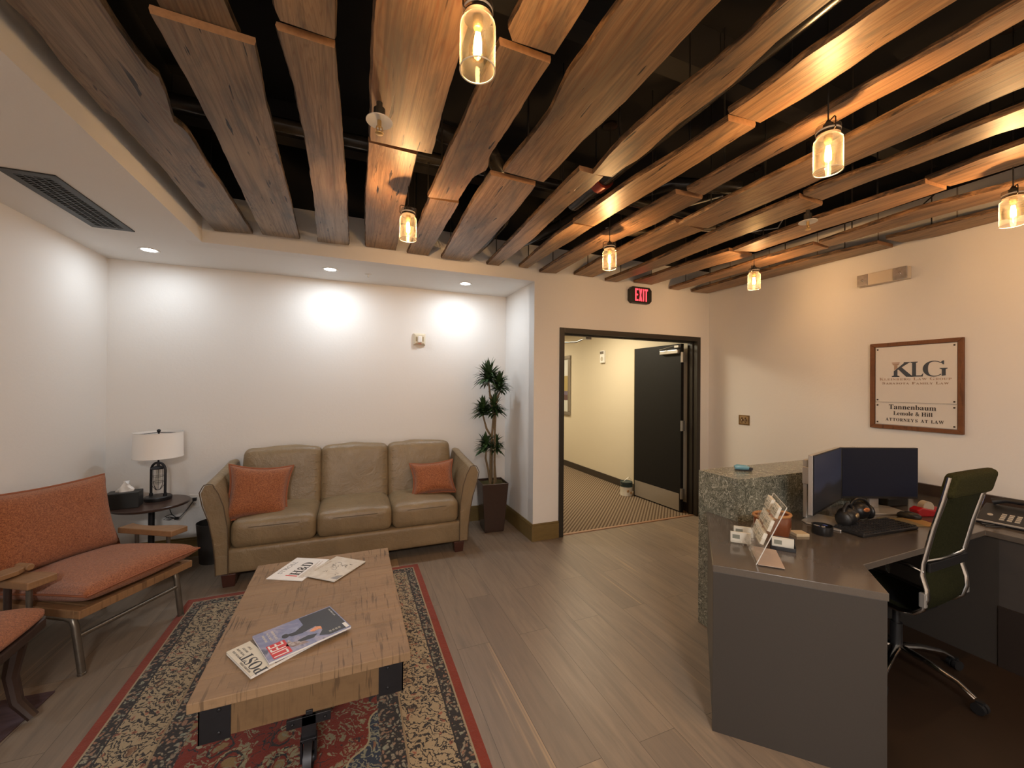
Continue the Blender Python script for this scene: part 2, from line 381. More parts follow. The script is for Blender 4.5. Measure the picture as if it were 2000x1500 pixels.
# hallway shell
struct('wall_hall_right', MB().b2((3.775, YM+.12, 0), (3.9, 10.2, 2.6)), M_HALLW)
struct('wall_hall_left', MB().b2((1.77, YM+.12, 0), (1.9, 10.2, 2.6)), M_HALLW)
struct('wall_hall_end', MB().b2((1.77, 10.1, 0), (3.9, 10.2, 2.6)), M_HALLW)
struct('ceiling_hall', MB().b2((1.77, YM+.12, 2.5), (3.9, 10.2, 2.6)), M_HALLW)
struct('baseboard_hall', MB().b2((3.76, YM+.13, 0.003), (3.775, 10.1, 0.105)), M_BASEH)
def base(name, x0, y0, x1, y1, cap):
    mb = MB().b2((x0, y0, 0), (x1, y1, .15))
    mb.b2((min(x0, x1)+(0 if cap[0] >= 0 else .005), min(y0, y1)+(0 if cap[1] >= 0 else .005), .15), (max(x0, x1)-(0.005 if cap[0] > 0 else 0), max(y0, y1)-(.005 if cap[1] > 0 else 0), .165))
    struct(name, mb, M_BASE, bevel=.002)
base('baseboard_back', XL, YB-.018, XA, YB, (0, -1)); base('baseboard_left', XL, YR, XL+.018, YB-.018, (1, 0))
base('baseboard_alcove', XA-.018, YM-.018, XA, YB-.018, (-1, 0)); base('baseboard_pillar', XA, YM-.018, DX0-.001, YM, (0, -1))
base('baseboard_right', XR-.018, YR, XR, .1, (-1, 0)); base('baseboard_corner', DX1+.001, YM-.018, XR, YM, (0, -1))
# door frame, leaves
fr = MB()
fw = .052
fr.b2((DX0, YM-.014, 0), (DX0+fw, YM+.135, DZ)).b2((DX1-fw, YM-.014, 0), (DX1, YM+.135, DZ)).b2((DX0+fw, YM-.014, DZ-fw), (DX1-fw, YM+.135, DZ))
fr.b2((DX0+fw, YM+.045, 0), (DX0+fw+.015, YM+.09, DZ-fw)).b2((DX1-fw-.015, YM+.045, 0), (DX1-fw, YM+.09, DZ-fw)).b2((DX0+fw, YM+.045, DZ-fw-.015), (DX1-fw, YM+.09, DZ-fw))
struct('trim_door_frame', fr, M_FRAME, bevel=.003)
def door_leaf(name, hx, hy, ang, sgn, label):
    root = empty(name, (hx, hy, 0), ang); root['kind'] = 'structure'
    L, T, H = .80, .045, DZ-fw-.012
    MB().b2((0, -T/2 if sgn > 0 else -T/2, .008), (L, T/2, H)).build('door_leaf', M_DOOR, root, bevel=.002)
    MB().b2((L-.001, -T/2, .008), (L+.003, T/2, H)).build('edge_banding', plain('door_edge_wood', (0.33, 0.25, 0.09), .5), root)
    MB().b2((.02, T/2, .02), (L-.02, T/2+.0018, .225)).build('kick_plate', M_KICK, root)
    for z in (.23, 1.04, 1.86):
        MB().b2((-.03, -.012, z-.06), (.004, T/2+.003, z+.06)).cyl((-.012, T/2+.006, z-.062), (-.012, T/2+.006, z+.062), .008, n=10).build('hinge', M_STEEL, root, smooth=True)
    MB().b2((.02, T/2, 1.905), (.30, T/2+.045, 1.955)).build('door_closer', plain('closer_alu', (.55, .54, .52), .3, .8), root, bevel=.008, seg=3)
    return root
# right leaf folded back against the hall wall, seen from the room
d1 = door_leaf('door_1', 3.672, YM+.15, math.radians(92.6), 1, '')
MB().box((3.70-3.672, 0, 0), (.001, .001, .001))
arm = MB().b2((3.60, YM+.145, DZ-fw-.06), (3.64, YM+.21, DZ-fw-.035)).cyl((3.63, YM+.2, DZ-fw-.03), (3.55, YM+.40, 1.96), .007, n=8)
tagged = arm.build('closer_arm', M_STEEL, smooth=True); tagged['kind'] = 'structure'
d2 = door_leaf('door_2', 2.005, YM+.15, math.radians(87), -1, '')
ar2 = MB().tube([(2.06, YM+.5, 1.99), (2.30, YM+.32, 1.99), (2.34, YM+.2, 2.02)], .006, n=8).b2((2.31, YM+.135, 2.005), (2.38, YM+.2, 2.03))
o = ar2.build('closer_arm', M_STEEL, smooth=True); o['kind'] = 'structure'
# hall ceiling light (out of view, further along the corridor)
for yy in (4.75, 7.4):
    hl = empty('unseen_hall_light', (2.75, yy, 2.5))
    MB().b2((-.3, -.3, -.02), (.3, .3, 0)).build('light_panel', emit('hall_panel', (1.0, .88, .66), 1.5), hl)
    tag(hl, 'unseen square flush light panel in the hallway ceiling, %s the doorway' % ('nearest' if yy < 5 else 'furthest from'), 'ceiling light')
    lamp('hall_lamp', 'AREA', (0, 0, -.03), P_HALL, (1.0, .86, .62), hl, shape='SQUARE', size=.55)

# ---------------------------------------------------------------- ceiling planks
RAW = {
 'A1': ([(425,457),(396,424),(316,326),(224,229),(210,226),(168,176),(128,132),(80,70),(36,24),(9,0)], [(493,457),(434,364),(416,340),(367,260),(349,243),(340,240),(325,192),(308,150),(299,147),(274,118),(240,70),(212,28),(194,0)], .0),
 'B2': ([(513,458),(480,390),(430,282),(385,190),(340,110),(293,26)], [(585,467),(568,395),(545,305),(520,200),(497,89)], .0),
 'B1': ([(320,34),(306,0)], [(469,73),(437,0)], .03),
 'C2': ([(621,472),(612,380),(596,270),(575,170),(542,59)], [(681,479),(677,390),(670,280),(662,180),(653,94)], .0),
 'C1': ([(549,41),(541,30),(535,0)], [(653,77),(653,0)], .0),
 'D2': ([(714,488),(714,390),(718,330),(720,278)], [(772,494),(791,392),(803,345),(814,302)], .03),
 'D1': ([(724,275),(725,220),(728,100),(731,60),(734,0)], [(843,301),(872,190),(890,136),(902,90),(912,55),(927,0)], .0),
 'E3': ([(795,496),(812,458),(826,420),(840,388)], [(836,499),(860,458),(880,425),(896,397)], .02),
 'E2': ([(836,385),(848,360),(880,288),(902,244),(920,200),(945,150),(976,88)], [(894,392),(924,346),(948,333),(953,324),(952,312),(964,292),(992,252),(1024,202),(1050,160),(1074,124)], .0),
 'E1': ([(1001,80),(989,64),(1020,0)], [(1084,107),(1087,103),(1118,52),(1150,0)], .0),
 'F2': ([(862,504),(902,432),(932,380),(960,342)], [(916,510),(976,448),(1008,412),(1046,363)], .0),
 'F1': ([(983,335),(1072,225),(1107,151),(1170,62),(1219,0)], [(1062,356),(1140,273),(1224,196),(1350,60),(1409,0)], .0),
 'G2': ([(949,518),(1005,462),(1072,392),(1132,333)], [(974,519),(1004,496),(1042,466),(1058,450),(1108,404),(1150,370),(1178,345)], .012),
 'G1': ([(1158,340),(1190,302),(1215,276),(1250,246),(1300,202),(1378,144),(1466,72),(1538,0)], [(1196,346),(1216,329),(1240,316),(1264,298),(1320,246),(1430,166),(1518,80),(1624,0)], .0),
 'H3': ([(1004,528),(1045,494),(1085,460),(1120,437)], [(1022,529),(1080,492),(1120,468),(1158,443)], .025),
 'H2': ([(1120,434),(1180,392),(1240,350),(1326,300),(1380,264),(1423,236)], [(1160,442),(1240,394),(1330,340),(1400,296),(1474,249)], .0),
 'H1': ([(1424,222),(1500,170),(1570,116),(1650,62),(1740,0)], [(1485,240),(1578,186),(1650,140),(1724,88),(1870,0)], .0),
 'I2': ([(1052,533),(1095,506),(1140,480),(1230,428),(1320,378)], [(1086,534),(1150,498),(1200,472),(1280,438),(1371,389)], .0),
 'I1': ([(1342,373),(1400,341),(1480,296),(1600,226),(1740,146),(1880,70),(1990,4)], [(1374,381),(1460,332),(1560,280),(1668,218),(1780,160),(1900,94),(2000,38)], .0),
 'J2': ([(1114,540),(1170,508),(1250,468),(1320,434)], [(1152,544),(1230,510),(1300,478),(1374,450)], .02),
 'J1': ([(1327,439),(1420,390),(1594,304),(1658,270),(1780,208),(1880,158),(2000,100)], [(1382,446),(1500,396),(1596,354),(1656,322),(1800,260),(1928,200),(2000,170)], .0),
 'K2': ([(1179,549),(1240,526),(1300,500),(1420,444),(1562,386)], [(1204,551),(1300,518),(1380,486),(1460,456),(1606,401)], .0),
 'K1': ([(1570,381),(1600,366),(1720,324),(1860,266),(2000,212)], [(1606,391),(1700,354),(1800,318),(1960,258),(2000,248)], .0),
 'L3': ([(1232,554),(1300,530),(1360,510),(1424,490)], [(1270,557),(1340,536),(1400,518),(1468,500)], .02),
 'L2': ([(1431,490),(1500,463),(1600,426),(1700,393),(1807,358)], [(1476,492),(1600,450),(1720,414),(1848,370)], .0),
 'L1': ([(1807,354),(1900,317),(2000,280)], [(1856,364),(1930,342),(2000,320)], .02),
 'M2': ([(1302,566),(1400,534),(1500,503),(1588,478)], [(1324,567),(1480,524),(1560,501),(1618,485)], .0),
 'M1': ([(1600,475),(1700,441),(1800,408),(1994,358)], [(1620,482),(1720,453),(1800,430),(1970,386)], .0),
 'N2': ([(1350,570),(1450,541),(1580,508),(1714,476)], [(1382,573),(1500,544),(1620,513),(1744,483)], .0),
 'N1': ([(1730,467),(1800,450),(1900,425),(1990,403)], [(1762,474),(1830,463),(1900,446),(1990,425)], .0),
}
TONE = {'A': (.66, .74, .84), 'B': (.70, .78, .88), 'C': (.74, .79, .84), 'D': (1.0, .92, .84), 'E': (.90, .88, .84), 'F': (.88, .86, .82), 'G': (.92, .90, .84), 'H': (1.12, 1.05, .9), 'I': (.95, .88, .8), 'J': (1.15, 1.1, 1.0), 'K': (1.05, 1.0, .9), 'L': (1.1, 1.0, .88), 'M': (1.1, 1.0, .88), 'N': (1.05, 1.0, .9)}  # left rows tinted greyer: weaker warm bulb light put into the colour
ROWS = dict(A='against the left soffit', B='second from the left soffit', C='third from the left soffit', D='fourth from the left soffit', E='fifth from the left soffit', F='sixth from the left soffit', G='seventh from the left soffit', H='beside the long black pipe', I='right of the row beside the pipe', J='second right of the row beside the pipe', K='fifth from the right wall', L='third from the right wall, over the exit sign', M='second from the right wall', N='against the right wall')
LOOK = {'A1': 'wide grey-tinted plank with a jagged broken edge', 'B2': 'grey-tinted weathered plank with cracks, far end at the back wall', 'B1': 'brown plank end with two holes, nearest the camera', 'C2': 'narrow grey-tinted brown plank reaching the back wall', 'C1': 'brown plank end with two small holes, at the top of the photo',
 'D2': 'short wide plank with a bright lamp glow and dark slots', 'D1': 'widest plank, orange streaked with a dark knot', 'E3': 'short grey plank behind the small hanging jar', 'E2': 'plank with a notched right edge behind the front jar', 'E1': 'square ended plank cut off by the top of the photo', 'F2': 'grey plank with an orange cut end near the back wall', 'F1': 'long wide plank with one dark knot',
 'G2': 'narrow grey plank reaching the back wall', 'G1': 'long tapering plank with a dark bark edge and slots', 'H3': 'short plank ending at the back wall', 'H2': 'middle plank with a bright lamp reflection', 'H1': 'near plank glowing above a jar', 'I2': 'far plank with an orange cut end', 'I1': 'long near plank with a wide worn bark edge', 'J2': 'far plank behind the middle jar', 'J1': 'broad smooth near plank with streaked reflection',
 'K2': 'far plank with a bright streak and a cut end', 'K1': 'near plank with pale glare at the photo edge', 'L3': 'far short plank lit red by the exit sign', 'L2': 'middle long plank', 'L1': 'near plank with two thin dark slots', 'M2': 'far narrow plank', 'M1': 'near plank with rough bark edge', 'N2': 'far narrow plank', 'N1': 'near plank touching the wall by the last jar'}
ROD = plain('hanger_rod', (0.10, 0.09, 0.08), .4, .8)
def side_at(side, y):
    for (a, b) in zip(side, side[1:]):
        if (a[1]-y)*(b[1]-y) <= 0 and abs(a[1]-b[1]) > 1e-6:
            t = (y-a[1])/(b[1]-a[1]); return a[0]+(b[0]-a[0])*t
    return side[0][0] if abs(y-side[0][1]) < abs(y-side[-1][1]) else side[-1][0]
def make_board(key, L, R, dz):
    z = ZP + dz; T = .027
    l = [on_z(*p, z) for p in L]; r = [on_z(*p, z) for p in R]
    l = sorted([(min(max(p.x, XF+.02), XR-.02), min(p.y, YM-.025)) for p in l], key=lambda q: -q[1]); r = sorted([(min(p.x, XR-.012), min(p.y, YM-.025)) for p in r], key=lambda q: -q[1])
    rn = random.Random(key)
    near_cut = key[1] != '1'
    if not near_cut:
        y0 = YR+.25+rn.random()*.3
        l.append((l[-1][0]+rn.uniform(-.02, .02), y0)); r.append((r[-1][0]+rn.uniform(-.02, .02), y0))
    yt = (l[0][1]+r[0][1])/2; yb = (l[-1][1]+r[-1][1])/2
    far_f = [l[0][1], r[0][1]]; near_f = [l[-1][1], r[-1][1]]
    n = max(6, int((yt-yb)/.035)); rings = []; ph = rn.uniform(0, 9); cx = (l[0][0]+r[0][0])/2; cy = (yt+yb)/2
    for i in range(n+1):
        t = i/n
        yl = far_f[0]+(near_f[0]-far_f[0])*t; yr = far_f[1]+(near_f[1]-far_f[1])*t
        xl = side_at(l, yl); xr = side_at(r, yr)
        wl = .0016*math.sin(yl*17+ph)*math.sin(yl*5.3+ph)+rn.uniform(-.0013, .0013); wr = .0016*math.sin(yr*13+ph*2)*math.sin(yr*4.1)+rn.uniform(-.0013, .0013)
        bv = .005+.003*math.sin(yl*2.1+ph)+rn.uniform(-.001, .001); b2 = .004+.003*math.sin(yl*1.7+ph*3)+rn.uniform(-.001, .001)
        xl += wl; xr += wr
        rings.append([Vector((xl-cx, yl-cy, 0)), Vector((xr-cx, yr-cy, 0)), Vector((xr+b2-cx, yr-cy, T*.55)), Vector((xr+b2*.5-cx, yr-cy, T)), Vector((xl-bv*.5-cx, yl-cy, T)), Vector((xl-bv-cx, yl-cy, T*.55))])
    mb = MB(); vs = [p for q in rings for p in q]; fs = []; mi = []
    for k in range(n):
        for i in range(6):
            j = (i+1) % 6; fs.append((k*6+j, k*6+i, (k+1)*6+i, (k+1)*6+j)); mi.append(0 if i in (0, 3) else 1)
    fs += [tuple(range(6)), tuple(range(n*6, n*6+6))[::-1]]; mi += [2, 2]
    mb._add(vs, fs); mb.mi = mi
    o = mb.build('ceiling_plank', [M_BOARD, M_BARK, M_ENDG], loc=(cx, cy, z), smooth=True, angle=30)
    o.data.flip_normals() if False else None
    bmx = bmesh.new(); bmx.from_mesh(o.data); bmesh.ops.recalc_face_normals(bmx, faces=bmx.faces); bmx.to_mesh(o.data); bmx.free()
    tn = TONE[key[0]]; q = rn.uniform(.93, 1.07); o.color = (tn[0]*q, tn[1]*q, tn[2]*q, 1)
    ys = [yt-.22, yb+.22] if yt-yb < 2.2 else [yt-.22, yt-.22-(yt-yb-.44)*.33, yt-.22-(yt-yb-.44)*.66, yb+.22]
    for yy in ys:
        xx = (side_at(l, yy)+side_at(r, yy))/2 - (.35*abs(side_at(r, yy)-side_at(l, yy)))
        MB().cyl((xx-cx, yy-cy, T-.005), (xx-cx, yy-cy, ZT-z), .004, n=6).build('hanger_rod', ROD, o, smooth=True)
    tag(o, 'live-edge %s, row %s' % (LOOK[key], ROWS[key[0]]), 'ceiling plank', 'reclaimed planks hung from the ceiling')
    return o
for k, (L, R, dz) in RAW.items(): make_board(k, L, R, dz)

# pipes, duct and cables above the planks
def pipe(name, pts, r, label, mt=M_BLACKP, n=14):
    o = MB().tube(pts, r, n=n).build(name, mt, smooth=True); tag(o, label, 'pipe' if 'pipe' in name or 'conduit' in name else 'cable'); return o
pz = 2.70
pm = pipe('sprinkler_pipe', [(1.335, 2.25, pz), (1.325, 1.2, pz), (1.32, YR+.3, pz)], .05, 'long straight black pipe above the planks running beside the plank row')
MB().cyl((1.333, 1.97, pz), (1.333, 1.90, pz), .062, n=16).build('red_coupling', plain('red_coupling', (0.30, .035, .015), .35, .3), pm, smooth=True)
pipe('drain_pipe', [(1.02, 3.40, 2.73), (1.04, 3.2, 2.74), (1.08, 2.9, 2.80), (1.02, 2.6, 2.9), (.8, 2.35, 2.95), (.4, 2.3, 3.0)], .055, 'black bent cast iron pipe over the planks by the back wall')
pipe('drain_pipe', [(1.27, 3.42, 2.71), (1.33, 3.1, 2.73), (1.5, 2.75, 2.76), (1.62, 2.3, 2.8), (1.9, 2.0, 2.82), (2.4, 1.9, 2.85)], .045, 'second black pipe bending right above the planks near the pillar')
pipe('branch_pipe', [(XF+.05, 2.62, 3.0), (.9, 2.62, 3.0), (1.9, 2.60, 3.0), (3.6, 2.60, 3.0)], .04, 'dark pipe crossing the ceiling void from side to side')
M_FLEX = plain('flex_conduit', (.20, .165, .12), .35, .5, var=.5, vs_=90)
pipe('flexible_conduit', [(2.0, 2.62, 2.75), (2.2, 2.5, 2.72), (2.4, 2.4, 2.75), (2.6, 2.25, 2.76)], .03, 'ribbed brown flexible conduit above the planks near the middle jar', M_FLEX)
M_CABW = plain('white_cable', (.6, .58, .55), .5)
pipe('white_cable', [(1.80, 2.55, 2.72), (1.84, 2.35, 2.675), (1.95, 2.2, 2.70), (2.5, 2.1, 2.9)], .005, 'thin white cable looping above the planks behind the middle jar', M_CABW, 6)
pipe('white_cable', [(2.50, 2.30, 2.72), (2.75, 2.15, 2.68), (2.95, 2.0, 2.70), (3.0, 1.9, 2.9)], .005, 'thin white cable hanging between planks left of the right sprinkler', M_CABW, 6)
M_CABB = plain('black_cable', (.02, .018, .016), .5)
pipe('black_cable', [(3.62, 1.95, 2.70), (3.60, 1.75, 2.665), (3.60, 1.5, 2.72), (3.58, 1.35, 2.82)], .004, 'thin black cable sagging above the planks near the right wall', M_CABB, 6)
pipe('black_cable', [(2.60, 3.46, 2.68), (2.66, 3.40, 2.72), (2.75, 3.33, 2.735), (2.95, 3.25, 2.80)], .006, 'black wires looping above the exit sign', M_CABB, 6)
# wall joints (lighter panels with seams above the last planks)
sm = MB()
for yy in (3.2, 2.75, 2.3, 1.85, 1.4, .95): sm.b2((XR-.0015, yy-.004, 2.66), (XR, yy+.004, 2.92))
o = struct('trim_1', sm, plain('seam_line', (.35, .31, .26), .8))

# ---------------------------------------------------------------- jar pendants
M_BULB = glass_mat('bulb_glass', (1.0, .90, .72), .8)
M_FIL = emit('filament', (1.0, .62, .22), 70.0)
M_DARKB = plain('dark_bronze', (.05, .038, .03), .35, .8)
def make_jar():
    r = empty('jar_pendant')
    R = .047
    outer = [(.020, .158), (.034, .158), (.036, .150), (.036, .138), (.034, .134), (.0455, .122), (R, .112), (R, .004), (R-.002, 0)]
    inner = [(R-.0035, .001), (R-.003, .006), (R-.003, .111), (.043, .120), (.031, .134), (.031, .157)]
    MB().lathe(outer, n=40, caps=False).build('glass_jar', M_GLASS, r, smooth=True, angle=60)
    MB().lathe([(R+.0006, .0000), (R+.0008, .0022), (R-.002, .0030), (R-.0026, .0010), (R+.0006, 0)], n=40, caps=False).build('jar_rim', plain('rim_glass', (.9, .8, .62), .15, spec=.8), r, smooth=True)
    MB().lathe([(.030, .158), (.0395, .160), (.0405, .166), (.0395, .173), (.030, .177), (.016, .178)], n=32).build('lid', veil_glass('lid_glass', (.80, .78, .74)), r, smooth=True)
    MB().lathe([(.002, .170), (.016, .171), (.017, .182), (.012, .186), (.006, .198)], n=20).build('socket_cap', M_DARKB, r, smooth=True)
    MB().lathe([(.0395, .150), (.0405, .152), (.0405, .1555), (.0395, .157)], n=32, caps=False).build('gasket', plain('rim_glass_lid', (.62, .55, .45), .15, spec=.8), r, smooth=True)
    wire = MB().lathe([(.0365, .140), (.0385, .140), (.0385, .144), (.0365, .144)], n=28)
    wire.tube([(-.038, 0, .142), (-.046, 0, .146), (-.046, 0, .182), (-.040, 0, .190), (.040, 0, .190), (.046, 0, .182), (.046, 0, .146), (.038, 0, .142)], .0022, n=8)
    wire.build('wire_bail', M_DARKB, r, smooth=True)
    MB().lathe([(.013, .158), (.014, .135), (.014, .118), (.011, .112)], n=18).build('socket', plain('brass_socket', (.55, .36, .12), .25, .9), r, smooth=True)
    b = MB().lathe([(.010, .112), (.012, .104), (.019, .082), (.024, .060), (.023, .046), (.016, .034), (.006, .029), (.0005, .028)], n=24, caps=False).build('bulb', M_BULB, r, smooth=True, angle=60)
    f = MB()
    for a in range(4):
        ca, sa = math.cos(a*PI/2+.4), math.sin(a*PI/2+.4)
        f.tube([(.004*ca, .004*sa, .098), (.0075*ca, .0075*sa, .075), (.008*ca, .008*sa, .046)], .0042, n=8)
    f.build('filament', M_FIL, b, smooth=True)
    MB().cyl((0, 0, .18), (0, 0, ZT-2.33), .0028, n=6).build('cord', M_CABB, r, smooth=True)
    MB().lathe([(.03, ZT-2.33-.02), (.05, ZT-2.33-.015), (.05, ZT-2.33)], n=20).build('ceiling_canopy', M_DARKB, r, smooth=True)
    return r
jar0 = make_jar()
JL = ['glass jar pendant largest and nearest the camera, at the top centre', 'small glass jar pendant left of centre, over the sofa', 'small glass jar pendant over the doorway, between two planks', 'small glass jar pendant by the right wall, above the thermostat plate', 'large glass jar pendant in the middle right of the ceiling', 'glass jar pendant cut off by the right edge of the photo']
for i, (x, y) in enumerate(JARS + ((.3, -.4), (1.68, -.45))):  # last two continue the grid unseen, added for room brightness
    j = jar0 if i == 0 else copy_tree(jar0)
    j.location = (x, y, 2.33); j.rotation_euler.z = (.3, .1, -.3, .2, 1.0, .6, 0, 0)[i]
    tag(j, JL[i] if i < 6 else 'added glass jar pendant behind the camera, %s of two' % ('left' if i == 6 else 'right'), 'pendant light', 'mason jar pendants under the planks')
    lamp('bulb_light', 'POINT', (0, 0, .07), P_JAR, WARM, j, shadow_soft_size=.012)

# ---------------------------------------------------------------- downlights, sprinklers, vent
M_DL = emit('downlight_lens', (.92, .97, 1.0), 12.0)
def make_down():
    r = empty('recessed_downlight')
    MB().lathe([(.048, 0), (.062, -.003), (.066, -.001), (.066, .002)], n=32, caps=False).build('trim_ring', M_WHITEPL, r, smooth=True)
    MB().lathe([(.001, .001), (.048, .001)], n=32, caps=False).build('lens', M_DL, r)
    return r
d0 = make_down()
for i, (x, y) in enumerate(DW):
    d = d0 if i == 0 else copy_tree(d0); d.location = (x, y, ZS-.002)
    tag(d, 'round white recessed downlight over the sofa alcove, %s of three' % ('leftmost', 'middle', 'rightmost')[i], 'downlight', 'recessed downlights in the alcove ceiling')
    lamp('downlight_lamp', 'AREA', (0, 0, -.012), P_DOWN, COOL, d, shape='DISK', size=.09)
def sprinkler(x, y, z, r, label):
    s = empty('fire_sprinkler', (x, y, z))
    MB().lathe([(r*.3, .004), (r, 0), (r, .003), (r*.3, .012)], n=28).build('escutcheon', plain('escutcheon_white', (.62, .60, .56), .35), s, smooth=True)
    MB().lathe([(.022, .012), (.022, .05), (.012, .05), (.012, min(.5, ZT-z))], n=14).build('drop_pipe', M_BLACKP, s, smooth=True)
    m = MB().cyl((0, 0, .004), (0, 0, -.02), .008, n=10).tube([(.009, 0, -.018), (.012, 0, -.03), (.006, 0, -.044)], .002, n=6).tube([(-.009, 0, -.018), (-.012, 0, -.03), (-.006, 0, -.044)], .002, n=6).cyl((0, 0, -.02), (0, 0, -.045), .0025, n=8)
    m.lathe([(.001, -.049), (.015, -.047), (.016, -.045), (.001, -.044)], n=14)
    m.build('deflector', plain('brass', (.62, .42, .18), .28, .9), s, smooth=True); tag(s, label, 'sprinkler'); return s
p = on_z(741, 238, 2.53); sprinkler(p.x, p.y, 2.53, .05, 'brass sprinkler with white round plate on the wide orange plank')
p = on_z(1578, 434, 2.53); sprinkler(p.x, p.y, 2.53, .05, 'brass sprinkler with white round plate right of centre, below the planks')
s = empty('fire_sprinkler', on_z(719, 536, ZS-.002)); MB().lathe([(.001, -.008), (.02, -.006), (.03, 0)], n=20, caps=False).cyl((0, 0, -.004), (0, 0, -.028), .006, n=8).lathe([(.001, -.03), (.013, -.029), (.013, -.027)], n=12).build('deflector', M_WHITEPL, s, smooth=True)
tag(s, 'tiny white sprinkler in the alcove ceiling between two downlights', 'sprinkler')
vt = empty('ceiling_vent', (-1.468, 3.03, ZS)); M_VENT = plain('vent_dark', (.035, .037, .038), .5, .4); vx, vy = .108, .385
mb = MB().b2((-vx, -vy, -.006), (vx, -vy+.045, 0)).b2((-vx, vy-.045, -.006), (vx, vy, 0)).b2((-vx, -vy+.045, -.006), (-vx+.04, vy-.045, 0)).b2((vx-.04, -vy+.045, -.006), (vx, vy-.045, 0))
mb.build('frame', M_VENT, vt)
MB().b2((-vx+.04, -vy+.045, -.001), (vx-.04, vy-.045, 0)).build('dark_opening', M_BLACK, vt)
sl = MB(); ny = 26
for i in range(ny): yy = -vy+.045+(2*vy-.09)*(i+.5)/ny; sl.b2((-vx+.04, yy-.005, -.005), (vx-.04, yy+.004, -.002))
for xx in (-.035, 0, .035): sl.b2((xx-.004, -vy+.045, -.006), (xx+.004, vy-.045, -.003))
sl.build('grille', M_VENT, vt); tag(vt, 'long dark grey slotted air vent in the left soffit', 'vent')

for i, (x, y) in enumerate(((-.3, -1.9), (2.6, -2.2))):  # unseen square lights added behind the camera to brighten the room
    r = empty('added_fill_light', (x, y, 2.62)); MB().b2((-.3, -.3, 0), (.3, .3, .05)).build('housing', M_WHITEPL, r); MB().b2((-.28, -.28, -.004), (.28, .28, 0)).build('diffuser', emit('added_fill_glow', (1, .9, .78), 3.0), r)
    for a in (-.2, .2): MB().cyl((a, 0, .05), (a, 0, ZT-2.62), .004, n=6).build('suspension_rod', ROD, r)
    tag(r, 'added square fill light hanging behind the camera, %s one' % ('left', 'right')[i], 'ceiling light')
    lamp('fill_lamp', 'AREA', (0, 0, -.02), P_FILL*(1.75, .42)[i], ((1.0, .96, .93), (1.0, .78, .56))[i], r, shape='SQUARE', size=.55)
struct('floor_patch_behind_desk', MB().prism([(1.895, -1.2), (XR-.002, -1.2), (XR-.002, 1.6), (2.14, 1.6), (2.14, 1.075), (1.905, .862)], 0, .004), plain('dark_floor_patch', (.024, .013, .007), .42, var=.25, vs_=6))  # thin darker sheet over the floor inside the desk's U
